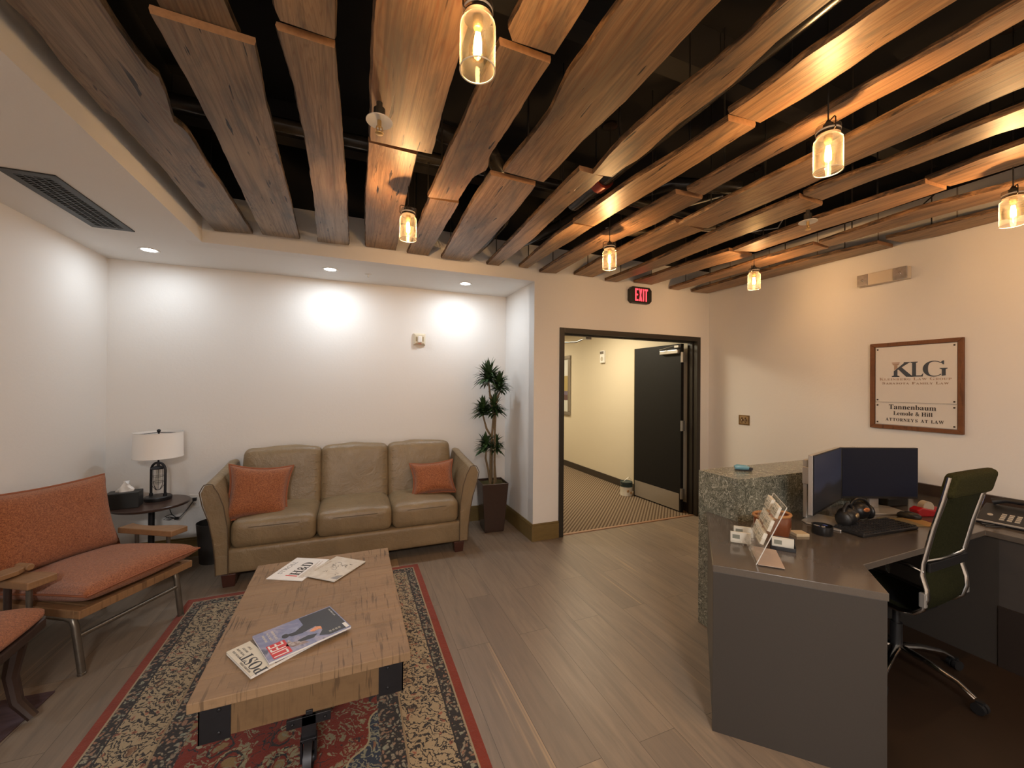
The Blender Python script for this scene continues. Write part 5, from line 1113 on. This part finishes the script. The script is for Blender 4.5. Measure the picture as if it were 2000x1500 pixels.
# ---------------------------------------------------------------- reception desk
DT = .725
def stone_mat():
    s = Mat('green_stone'); v = s.coord(); vd = s.n('VectorMath', {0: v, 1: s.n('VectorMath', {0: s.noise(v, 14, 3, .6, 0, 1), 'Scale': .10}, operation='SCALE').outputs[0]}, operation='ADD').outputs[0]
    a = s.vor(vd, 30, 'F1'); b = s.noise(vd, 34, 6, .75, 2.5); g = s.noise(v, 7, 3)
    c = s.ramp(b, [(.36, (.040, .043, .033)), (.46, (.15, .155, .12)), (.54, (.24, .245, .195)), (.62, (.58, .57, .48))])
    c = s.mix(s.ramp(a, [(.02, .9), (.10, 0.0)]), c, (.40, .40, .33)); c = s.mix(s.ramp(g, [(.5, 0.0), (.75, .5)]), c, (.05, .06, .05))
    s.set(col=c, rough=.22, spec=.5); return s.m
M_STONE = stone_mat()
def quartz(name, c_):
    s = Mat(name); v = s.coord(); f = s.noise(v, 240, 2, .7); s.set(col=s.mix(f, tuple(x*.85 for x in c_), tuple(x*1.15 for x in c_)), rough=.13, spec=.65); return s.m
M_DTOP = quartz('taupe_quartz', (.098, .082, .068)); M_DPAN = plain('desk_panel', (.042, .036, .031), .42, var=.12, vs_=200)
dk = empty('reception_desk', (2.07, 1.25, 0)); ox, oy = 2.07, 1.25
TK = .03
A_, B_, C_, D_ = (1.471, 1.277), (1.891, .853), (2.096, 1.036), (2.069, 1.845)
top = [A_, B_, C_, (3.245, 1.045), (3.245, -.55), (XR-.004, -.55), (XR-.004, 1.622), (2.074, 1.622), (2.067, 1.845)]
MB().prism([(x-ox, y-oy) for x, y in top], DT-TK, DT).build('desktop', M_DTOP, dk, bevel=.002)
def wallpanel(p, q, t, z0, z1, inw=1):
    d = Vector((q[0]-p[0], q[1]-p[1])).normalized(); n_ = Vector((-d.y, d.x))*t*inw
    return MB().prism([(p[0]-ox, p[1]-oy), (q[0]-ox, q[1]-oy), (q[0]+n_.x-ox, q[1]+n_.y-oy), (p[0]+n_.x-ox, p[1]+n_.y-oy)], z0, z1)
wallpanel((1.4735, 1.2775), (1.8895, .8575), .03, 0, DT-TK, 1).build('end_panel', M_DPAN, dk, bevel=.001)
wallpanel((1.50, 1.30), (2.055, 1.822), .025, 0, DT-TK, -1).build('outer_panel', M_DPAN, dk)
wallpanel((3.262, -.54), (3.262, 1.0), .02, .0, DT-TK, -1).build('modesty_panel', plain('wing_panel', (.060, .052, .047), .4, var=.1), dk)
wallpanel((3.252, -.54), (3.252, 1.0), .01, .0, .33, -1).build('kick_base', plain('wing_base', (.020, .013, .010), .5), dk)
MB().b2((3.9-ox, -.5-oy, DT), (XR-.004-ox, 1.618-oy, DT+.08)).build('backsplash', plain('dark_splash', (.045, .028, .02), .35), dk)
wallpanel((2.10, 1.602), (3.90, 1.602), .015, 0, DT-TK, -1).build('back_panel', M_DPAN, dk); wallpanel((3.262, 1.0), (3.262, 1.585), .02, 0, DT-TK, -1).build('knee_panel', M_DPAN, dk)
dr = wallpanel((2.14, 1.065), (2.14, 1.60), .02, .0, DT-TK, 1); dr.build('inner_panel', M_DPAN, dk)
tag(dk, 'dark taupe quartz reception desk with an angled waterfall end', 'desk')
lg = empty('stone_ledge', (2.9, 1.765, 0)); LX0, LX1, LY0, LY1 = 2.071, 3.86, 1.627, 1.908
MB().b2((LX0-2.9, LY0-1.765, .945), (LX1-2.9, LY1-1.765, .97)).build('ledge_top', M_STONE, lg, bevel=.0015)
MB().b2((LX0-2.9, LY0-1.765, .0), (LX0+.025-2.9, LY1-1.765, .945)).build('end_slab', M_STONE, lg, bevel=.0015)
MB().b2((LX0+.025-2.9, LY0-1.765, DT-.02), (LX1-2.9, LY0+.022-1.765, .945)).build('inner_face', M_STONE, lg, bevel=.001)
MB().b2((LX0+.025-2.9, LY1-.022-1.765, 0), (LX1-2.9, LY1-1.765, .945)).build('outer_face', M_STONE, lg, bevel=.001)
MB().b2((LX1-.025-2.9, LY0+.022-1.765, 0), (LX1-2.9, LY1-.022-1.765, .945)).build('far_end_slab', M_STONE, lg, bevel=.001)
tag(lg, 'raised green stone transaction ledge behind the desk', 'counter')
st2 = empty('stapler', on_z(1450, 919, .97), math.radians(-35)); st2.location.z = .97
MB().tube([(-.045, 0, .018), (-.03, 0, .022), (.02, 0, .020), (.04, 0, .016)], [.013, .017, .016, .010], n=14).build('body', plain('light_blue', (.16, .36, .46), .25), st2, smooth=True); MB().b2((-.045, -.013, 0), (.05, .013, .007)).box((.046, 0, .014), (.022, .026, .016)).build('base', M_BLKPL, st2, bevel=.002)
tag(st2, 'small light blue stapler on the green stone ledge', 'stapler')

# ---------------------------------------------------------------- monitors
M_ALU = plain('silver_plastic', (.46, .44, .42), .3, .5, var=.03); M_SCR = plain('dark_screen', (.012, .013, .020), .28, var=.05); 
def landscape_mat():
    s = Mat('wallpaper_screen'); v = s.coord(); sp = s.n('SeparateXYZ', {0: v}); z = s.ma('ADD', sp.outputs[2], s.ma('MULTIPLY', s.noise(v, 6, 4), .10))
    c = s.ramp(s.ma('ADD', s.ma('MULTIPLY', z, 1.8), .35), [(0, (.012, .010, .012)), (.45, (.030, .024, .020)), (.80, (.045, .038, .035)), (.86, (.075, .075, .11)), (1, (.06, .062, .10))])
    s.set(col=(.008, .008, .010), rough=.35, spec=.15, emi=c, emis=.16); return s.m
def monitor(loc, rz, W_, H_, zc, screen, label, nk=.035):
    r = empty('monitor', (loc[0], loc[1], DT), rz)   # screen faces local -y
    MB().b2((-W_/2, 0, zc-H_/2), (W_/2, .022, zc+H_/2)).build('housing', M_ALU, r, bevel=.003)
    MB().b2((-W_/2+.001, -.003, zc-H_/2+.001), (W_/2-.001, .002, zc+H_/2-.001)).build('bezel', M_BLKPL, r, bevel=.001)
    MB().b2((-W_/2+.007, -.0045, zc-H_/2+.015), (W_/2-.007, -.002, zc+H_/2-.007)).build('screen', screen, r)
    MB().b2((-.03, nk, .008), (.03, nk+.022, zc+.10)).b2((-.05, .02, zc-.04), (.05, nk+.02, zc+.06)).build('stand_neck', M_ALU, r, bevel=.004)
    MB().prism([(-.125, -.09), (.125, -.09), (.125, .07), (.09, .10), (-.09, .10), (-.125, .07)], 0, .009).build('stand_base', M_ALU, r, bevel=.003); tag(r, label, 'monitor', 'monitors on the reception desk'); return r
E1 = emit('screen_glow', (.03, .032, .05), .35)
sc2 = Mat('blank_screen'); sc2.set(col=(.008, .008, .010), rough=.35, spec=.15, emi=(.0022, .0024, .0045), emis=1.0)
monitor((3.12, 1.46), math.radians(-22), .49, .325, .238, sc2.m, 'right monitor with a blank dark screen')
monitor((2.553, 1.436), math.radians(15.5), .52, .325, .251, landscape_mat(), 'left monitor turned sideways showing a landscape', .09)
# ---------------------------------------------------------------- desk things
kb = empty('keyboard', (2.69, 1.275, DT), math.radians(-4)); MB().b2((-.225, -.075, .002), (.225, .075, .016)).build('tray', M_BLKPL, kb, bevel=.004)
kk = MB()
for r_ in range(6):
    for c_ in range(21): kk.box((-.21+.021*c_, -.06+.024*r_, .019), (.017, .019, .007), 0, .85)
kk.build('keys', plain('key_black', (.020, .020, .022), .45), kb); tag(kb, 'black keyboard in front of the right monitor', 'keyboard')
ms = empty('mouse', (3.11, 1.31, DT), math.radians(30)); MB().rings([[Vector((.032*s_*math.cos(a*PI/8), .055*s_*math.sin(a*PI/8), z)) for a in range(16)] for s_, z in ((.96, 0), (1, .008), (.95, .020), (.7, .031), (.25, .036))]).build('shell', M_BLKPL, ms, smooth=True); MB().b2((-.003, .018, .030), (.003, .034, .035)).build('wheel', M_STEEL, ms)
ms.location.z = DT+.0025
tag(ms, 'black mouse on the mouse pad', 'mouse')
def padm():
    s = Mat('pad_paper'); sp = s.n('SeparateXYZ', {0: s.coord()}); s.set(col=s.mix(s.ma('GREATER_THAN', sp.outputs[0], .03), (.26, .22, .13), (.42, .25, .08)), rough=.6); return s.m
o = MB().b2((-.12, -.075, 0), (.12, .075, .002)).build('mouse_pad', padm(), loc=(3.01, 1.27, DT), rot=(0, 0, math.radians(-22)), bevel=.0008); tag(o, 'tan and orange mouse pad beside the keyboard', 'mouse pad')
tp = empty('tape_dispenser', (3.27, 1.30, DT), math.radians(-20)); MB().prism([(-.075, 0), (.07, 0), (.075, .055), (.03, .04), (-.05, .055), (-.08, .04)], -.028, .028, 'Y').build('body', plain('red_plastic', (.42, .012, .02), .25), tp, bevel=.008, seg=3)
MB().tube([(-.0, -.018, .055), (0, .018, .055)], .034, n=24).build('tape_roll', plain('tape_roll', (.55, .50, .42), .35), tp, smooth=True); tag(tp, 'red tape dispenser on the desk behind the office chair', 'tape dispenser')
o = MB().b2((-.09, -.06, 0), (.09, .06, .055)).build('speaker_box', plain('dark_box', (.012, .012, .012), .5), loc=(3.36, 1.525, DT), rot=(0, 0, math.radians(-8)), bevel=.006); tag(o, 'black box under the right monitor', 'box')
def headset(loc, rz, col, label):
    r = empty('headphones', (*loc, DT+(.0065 if rz > 0 else 0)), rz); mb = MB()
    mb.tube([(.062*math.cos(t), 0, .062+.060*math.sin(t)) for t in [PI*(-.05+1.10*i/16) for i in range(17)]], .008, n=10); mb.build('headband', M_BLKPL, r, smooth=True)
    for sx in (-1, 1):
        e = MB().ball((sx*.058, 0, .046), .043, 18, 12, (.42, .9, 1.0)); eo = e.build('ear_cup', M_BLKPL, r, smooth=True)
    MB().ball((0, 0, .052), .050, 18, 12, (1.05, .95, .98)).build('cushion_pad', M_BLKPL, r, smooth=True)
    MB().ball((.0, -.044, .068), .016, 14, 8, (1.3, .5, .8)).build('accent', plain('accent_'+label[:3], col, .3, .5), r, smooth=True); tag(r, label, 'headphones', 'headphones beside the monitors'); return r
headset((2.585, 1.355), .2, (.42, .30, .16), 'left black headphones with a round gold accent'); headset((2.80, 1.405), -.3, (.62, .22, .08), 'right black headphones with an orange stripe')
dd = empty('paperclip_dish', (2.33, 1.335, DT), .1); MB().lathe([(.001, 0), (.042, 0), (.046, .006), (.046, .046), (.0485, .048), (.0435, .048), (.043, .006), (.001, .004)], n=28).build('bowl', M_BLKPL, dd, smooth=True)
rr = random.Random(3)
for i in range(12):
    col = rr.choice([(.1, .35, .15), (.6, .15, .05), (.08, .12, .4), (.5, .45, .4)]); a = rr.uniform(0, 6); q = rr.uniform(0, .03)
    MB().tube([(-.012, 0, 0), (.012, 0, 0), (.014, .004, 0), (.012, .008, 0), (-.010, .008, 0)], .0014, n=5).build('paperclip', plain('clip_%d' % i, col, .35), dd, smooth=True, loc=(q*math.cos(a), q*math.sin(a), .012+.003*i), rot=(rr.uniform(-.4, .4), rr.uniform(-.4, .4), a))
tag(dd, 'black dish of coloured paperclips beside the left monitor stand', 'dish')
o = MB().box((0, 0, .007), (.068, .058, .014)).build('sticky_note_pad', plain('note_pad', (.52, .42, .27), .7), loc=(2.20, 1.372, DT), rot=(0, 0, math.radians(-22)), bevel=.0008); tag(o, 'small beige note pad right of the brown pots', 'note pad')
M_TERRA = plain('brown_glaze', (.16, .048, .018), .18, var=.25, vs_=20, spec=.6); M_RIM = plain('glaze_rim', (.42, .20, .07), .22, var=.2)
pt_ = empty('candy_pot', (2.03, 1.40, DT), math.radians(-8))
def peanut(s_, z, n=40):
    out = []
    for i in range(n):
        a = 2*PI*i/n; r_ = .058+.022*math.cos(2*a)**2*(1 if abs(math.cos(a)) > .0 else 0); x = (.105*math.cos(a)); y = .062*math.sin(a)*(1-.22*math.exp(-(x/.03)**2))
        out.append(Vector((x*s_, y*s_, z)))
    return out
MB().rings([peanut(.86, 0), peanut(.93, .02), peanut(1.0, .06), peanut(.98, .115), peanut(.90, .118), peanut(.88, .08), peanut(.80, .075)]).build('bowl', M_TERRA, pt_, smooth=True, angle=60)
MB().tube([p for p in peanut(.96, .118)]+[peanut(.96, .118)[0]], .0075, n=8, caps=False).build('rim', M_RIM, pt_, smooth=True)
rr = random.Random(9)
for i in range(34):
    a = rr.uniform(0, 2*PI); q = rr.uniform(0, .72); x = .1*q*math.cos(a); y = .052*q*math.sin(a)
    MB().ball((0, 0, 0), .010, 10, 6, (1.3, .9, .6)).build('candy', plain('candy_%d' % (i % 3), [(.42, .20, .17), (.30, .09, .07), (.5, .33, .3)][i % 3], .2) if i < 3 else bpy.data.materials['candy_%d' % (i % 3)], pt_, smooth=True, loc=(x, y, .083+rr.uniform(0, .014)), rot=(rr.uniform(-1, 1), rr.uniform(-1, 1), a))
tag(pt_, 'brown glazed double bowl filled with wrapped candies', 'bowl')
# ---------------------------------------------------------------- acrylic card rack
M_CARD = plain('business_card', (.70, .68, .60), .55, var=.03); M_CPR = plain('card_print', (.22, .23, .19), .6)
ck = empty('card_rack', (1.641, 1.201, DT), PI/4)       # local x along the pockets, local -y is the way it leans
HT, LN = .263, .112
sl_ = math.hypot(HT, LN)
PL = frame((0, 0, .004), (1, 0, 0), (0, -LN/sl_, HT/sl_))     # plate axes: x across, y up the slope, z towards the front (+y local)
PLf = PL @ Matrix.Diagonal((1, 1, 1, 1))
def plate_box(lo, hi): return MB().xf(PL).b2(lo, hi)
fz = -1 if (PL.to_3x3() @ Vector((0, 0, 1))).y < 0 else 1
def zz_(a, b): return (min(a*fz, b*fz), max(a*fz, b*fz))
plate_box((0, 0, -.0015), (.26, sl_, .0015)).build('back_plate', M_ACRYL, ck)
eg = MB().xf(PL)
M_EDGE = plain('acrylic_edge', (.62, .62, .60), .15, spec=.8)
for lo, hi in (((0, 0, -.0018), (.0015, sl_, .0018)), ((.2585, 0, -.0018), (.26, sl_, .0018)), ((0, sl_-.0015, -.0018), (.26, sl_, .0018))): eg.b2(lo, hi)
eg.build('polished_edge', M_EDGE, ck)
for k, s0 in enumerate((.018, .084, .150, .216)):
    for c_ in (0, 1):
        x0 = .018+.122*c_; z0, z1 = zz_(.0015, .022); zf = zz_(.0205, .022)
        pk = MB().xf(PL).b2((x0, s0, z0), (x0+.104, s0+.0015, z1)).b2((x0, s0, zf[0]), (x0+.104, s0+.030, zf[1])).b2((x0, s0, z0), (x0+.0015, s0+.030, z1)).b2((x0+.1025, s0, z0), (x0+.104, s0+.030, z1))
        pk.build('pocket', M_ACRYL, ck)
        if k >= 1:
            root = empty('business_card_stack', (0, 0, 0)); root.matrix_world = Matrix.Translation((1.641, 1.201, DT)) @ Matrix.Rotation(PI/4, 4, 'Z') @ PL @ Matrix.Translation((x0+.007, s0+.003, fz*.004)) @ Matrix.Rotation(fz*math.radians(4), 4, 'X')
            nC = 4+((k*3+c_*2) % 4)
            a_, b_ = zz_(0, .0022*nC)
            MB().b2((0, 0, a_), (.09, .051, b_)).build('cards', M_CARD, root, bevel=.0004)
            t0 = b_ if fz > 0 else a_; q_ = zz_(0, .0004)
            pr = MB(); 
            for i in range(4): pr.b2((.008, .010+.009*i, t0+q_[0]), (.040-.006*(i % 2), .0125+.009*i, t0+q_[1]))
            pr.b2((.050, .008, t0+q_[0]), (.084, .0095, t0+q_[1])).b2((.050, .042, t0+q_[0]), (.084, .0435, t0+q_[1])).b2((.050, .008, t0+q_[0]), (.0515, .0435, t0+q_[1])).b2((.0825, .008, t0+q_[0]), (.084, .0435, t0+q_[1])).b2((.056, .020, t0+q_[0]), (.078, .030, t0+q_[1]))
            pr.build('printing', M_CPR, root)
            tag(root, 'stack of white business cards in the %s row, %s column of the clear rack' % (('lowest filled', 'middle', 'top')[k-1], ('near', 'far')[c_]), 'business cards', 'business card stacks in the clear rack')
MB().b2((0, -.10, 0), (.235, .0, .004)).build('base_plate', M_ACRYL, ck, bevel=.001)
tag(ck, 'clear acrylic business card rack leaning on the desk corner', 'card holder')
o = MB().prism([(0, 0), (.225, .0), (.21, -.105), (.0, -.098)], 0, .003).build('base_reflection', plain('pinkish_reflection', (.42, .33, .27), .6), loc=(1.648, 1.197, DT+.0042), rot=(0, 0, PI/4)); tag(o, 'pale sheet painting the pinkish reflection under the clear card rack', 'paper')  # tinted sheet: pinkish reflection in the clear base put in as colour
def small_holder(loc, rz, label, mt, dark=False):
    r = empty('card_holder', (*loc, DT), rz)
    MB().b2((-.05, -.022, 0), (.05, .022, .003)).b2((-.05, .018, 0), (.05, .021, .055)).b2((-.05, -.022, 0), (.05, -.019, .018)).b2((-.05, -.022, 0), (-.047, .021, .03)).b2((.047, -.022, 0), (.05, .021, .03)).build('holder', mt, r, bevel=.0008)
    tag(r, label, 'card holder')
    c = empty('business_card_stack', (*loc, DT+.0034), rz); MB().b2((-.044, -.004, 0), (.044, .006, .052)).build('cards', M_CARD, c); MB().b2((-.036, -.0045, .020), (-.004, -.0040, .040)).build('printing', M_CPR, c)
    tag(c, 'business cards standing in the '+label.split(' ', 1)[0]+' '+label.split(' ', 1)[1].split(' on')[0].split(' right')[0], 'business cards'); return r
small_holder((1.80, 1.40), math.radians(-45), 'leftmost clear card holder on the desk beside the brown bowl', M_ACRYL)
small_holder((1.885, 1.45), math.radians(-45), 'second clear card holder on the desk behind the card rack', M_ACRYL)
small_holder((1.925, 1.275), math.radians(-50), 'black card holder right of the clear rack', M_BLKPL)

# ---------------------------------------------------------------- desk phone
ph = empty('desk_phone', (3.52, 1.02, DT), math.radians(-83))     # front edge towards local -y, keypad up
def wedge(x0, x1, y0, y1, z0, z1, zb=0.0): return [Vector(p) for p in ((x0, y0, zb), (x1, y0, zb), (x1, y1, zb), (x0, y1, zb))], [Vector(p) for p in ((x0, y0, z0), (x1, y0, z0), (x1, y1, z1), (x0, y1, z1))]
a, b = wedge(-.13, .15, -.11, .11, .022, .085); MB().rings([a, b]).build('base', M_BLKPL, ph, bevel=.006, seg=3)
MB().b2((-.13, -.118, .012), (.148, -.110, .022)).build('silver_strip', M_ALU, ph, bevel=.002)
sl2 = math.atan2(.063, .22)
def onface(x, y): return (x, y, .022+(y+.11)*.063/.22)
for r_ in range(4):
    for c_ in range(3):
        x, y, z = onface(-.035+.028*c_, -.075+.021*r_); MB().box((0, 0, 0), (.018, .012, .005)).build('key', plain('phone_key', (.42, .38, .32), .4) if (r_, c_) == (0, 0) else bpy.data.materials['phone_key'], ph, loc=(x, y, z+.002), rot=(sl2, 0, 0))
x, y, z = onface(-.085, -.035); MB().lathe([(.006, .003), (.011, .003), (.012, 0)], n=16).build('dial_ring', bpy.data.materials['phone_key'], ph, smooth=True, loc=(x, y, z), rot=(sl2, 0, 0))
x, y, z = onface(.09, .02); MB().box((0, 0, 0), (.085, .10, .003)).build('display', emit('phone_display', (.30, .42, .85), 1.1), ph, loc=(x, y, z+.002), rot=(sl2, 0, 0))
MB().tube([(-.10, .09, .10), (-.05, .10, .118), (.02, .10, .118), (.06, .09, .10)], [.020, .016, .016, .020], n=12).build('handset', M_BLKPL, ph, smooth=True)
tag(ph, 'black desk phone with a blue display at the right edge', 'phone')
o = MB().box((0, 0, .001), (.12, .075, .002)).build('card_paper', plain('cream_card', (.50, .43, .34), .6), loc=(3.565, 1.10, DT+.128), rot=(.2, -.2, .1)); o.location = (3.62, 1.27, DT+.028)
bx = MB().b2((-.06, -.05, 0), (.06, .05, .026)).build('note_tray', M_BLKPL, loc=(3.62, 1.27, DT), rot=(0, 0, .1), bevel=.003); tag(bx, 'low black note tray behind the office chair headrest', 'tray'); o.rotation_euler = (0, 0, .1); tag(o, 'cream note cards lying on the black note tray', 'paper'); o.name = 'note_card'
cdp = MB().tube([(3.40, 1.06, DT+.004), (3.36, 1.10, DT+.006), (3.33, 1.07, DT+.004), (3.36, 1.04, DT+.006), (3.40, 1.02, DT+.004)], .0035, n=6).build('phone_cord', M_BLKPL, smooth=True); tag(cdp, 'short black phone cord on the desk before the phone', 'cord')
# small plant behind the right monitor, on the ledge
lp = empty('small_plant', (3.47, 1.76, .97)); MB().lathe([(.03, 0), (.038, .06), (.034, .06), (.03, .05)], n=18).build('pot', M_BLKPL, lp, smooth=True)
lf = MB(); rr = random.Random(2)
for i in range(16):
    a = i*2.4; L_ = .06; d = Vector((math.cos(a)*.6, math.sin(a)*.6, .8)); sd = Vector((-math.sin(a), math.cos(a), 0))*.010; b = Vector((0, 0, .05))
    lf._add([b, b+d*L_*.5-sd, b+d*L_, b+d*L_*.5+sd], [(0, 1, 2, 3)])
lf.build('leaves', M_LEAF, lp); tag(lp, 'tiny green plant peeking over the right monitor', 'plant')

# ---------------------------------------------------------------- office chair
oc = empty('office_chair', (2.815, 1.20, 0), 0)
M_MESH = fabric_mat('olive_mesh', (.012, .013, .005), (.030, .031, .012));  M_PADO = fabric_mat('olive_pad', (.024, .024, .008), (.055, .050, .018))
for m_ in (M_MESH, M_PADO): m_.node_tree.nodes['Principled BSDF'].inputs['Sheen Weight'].default_value = 0
cw = .195; bx0 = -.09
rail = [(-.245, 1.085), (-.222, .97), (-.188, .83), (-.170, .74), (-.150, .64), (-.146, .58), (-.162, .52), (-.165, .474), (-.150, .415), (-.116, .378), (-.06, .366), (.05, .372), (.18, .384), (.26, .380)]
def at_rail(t):
    n = len(rail)-1; f = min(max(t, 0), .9999)*n; i = int(f); k = f-i; return (rail[i][0]*(1-k)+rail[i+1][0]*k, rail[i][1]*(1-k)+rail[i+1][1]*k)
for sx in (-1, 1): MB().tube([(sx*cw, y, z) for y, z in rail], .011, n=12, flat=1.5).build('side_rail', M_CHROME, oc, smooth=True)
MB().grid(lambda u, v: Vector(((u-.5)*2*(cw-.006), at_rail(v)[0]+.012+.02*math.sin(PI*u)*-1*(1 if v < .6 else 0), at_rail(v)[1]+(.0 if v < .6 else -.012*math.sin(PI*u)))), 16, 60).build('mesh_sling', M_MESH, oc, smooth=True).modifiers.new('solid', 'SOLIDIFY').thickness = .008
hp_ = puff(2*cw+.03, .055, .125, .026, .004, 10).build('headrest_pad', M_PADO, oc, smooth=True, loc=(.005, -.240, 1.042)); hp_.rotation_euler = (.22, 0, 0)
for zz, nm in ((.655, 'rear_crossbar'),): MB().tube([(-cw, -.155, zz), (-cw*.5, -.172, zz+.004), (cw*.5, -.172, zz+.004), (cw, -.155, zz)], .008, n=8).build('cross_bar', M_CHROME, oc, smooth=True)
MB().b2((-cw*.95, -.172, .60), (cw*.95, -.160, .645)).build('back_strap', M_BLKPL, oc, bevel=.003)
for sx in (-1, 1):
    MB().tube([(sx*(cw+.005), -.155, .60), (sx*(cw+.02), -.10, .618), (sx*(cw+.03), .05, .615), (sx*(cw+.03), .16, .60), (sx*(cw+.025), .19, .56), (sx*(cw+.01), .17, .39)], .009, n=10).build('armrest_bar', M_CHROME, oc, smooth=True)
    MB().b2((sx*(cw+.012)-.012, -.168, .43), (sx*(cw+.012)+.012, -.142, .50)).build('rail_clamp', M_ALU, oc, bevel=.004)
MB().cyl((bx0, 0, .13), (bx0, 0, .25), .026, n=18).cyl((bx0, 0, .25), (bx0, 0, .345), .016, n=14).b2((-.10, -.09, .335), (.10, .09, .362)).build('gas_lift', M_BLKPL, oc, smooth=True)
for i in range(5):
    a = math.radians(-94+72*i); c_, s_ = math.cos(a), math.sin(a)
    MB().tube([(bx0+.02*c_, .02*s_, .125), (bx0+.12*c_, .12*s_, .118), (bx0+.24*c_, .24*s_, .095), (bx0+.30*c_, .30*s_, .062)], [.024, .020, .016, .013], n=10, flat=.6).build('star_leg', M_CHROME, oc, smooth=True)
    cx, cy = bx0+.315*c_, .315*s_; w_ = MB()
    for off in (-.014, .014): w_.cyl((cx-s_*off-s_*.009, cy+c_*off+c_*.009, .0285), (cx-s_*off+s_*.009, cy+c_*off-c_*.009, .0285), .0245, n=18)
    w_.b2((cx-.012, cy-.012, .03), (cx+.012, cy+.012, .06)); w_.build('caster', M_BLKPL, oc, smooth=True)
tag(oc, 'olive mesh office chair with chrome frame tucked at the desk', 'office chair')
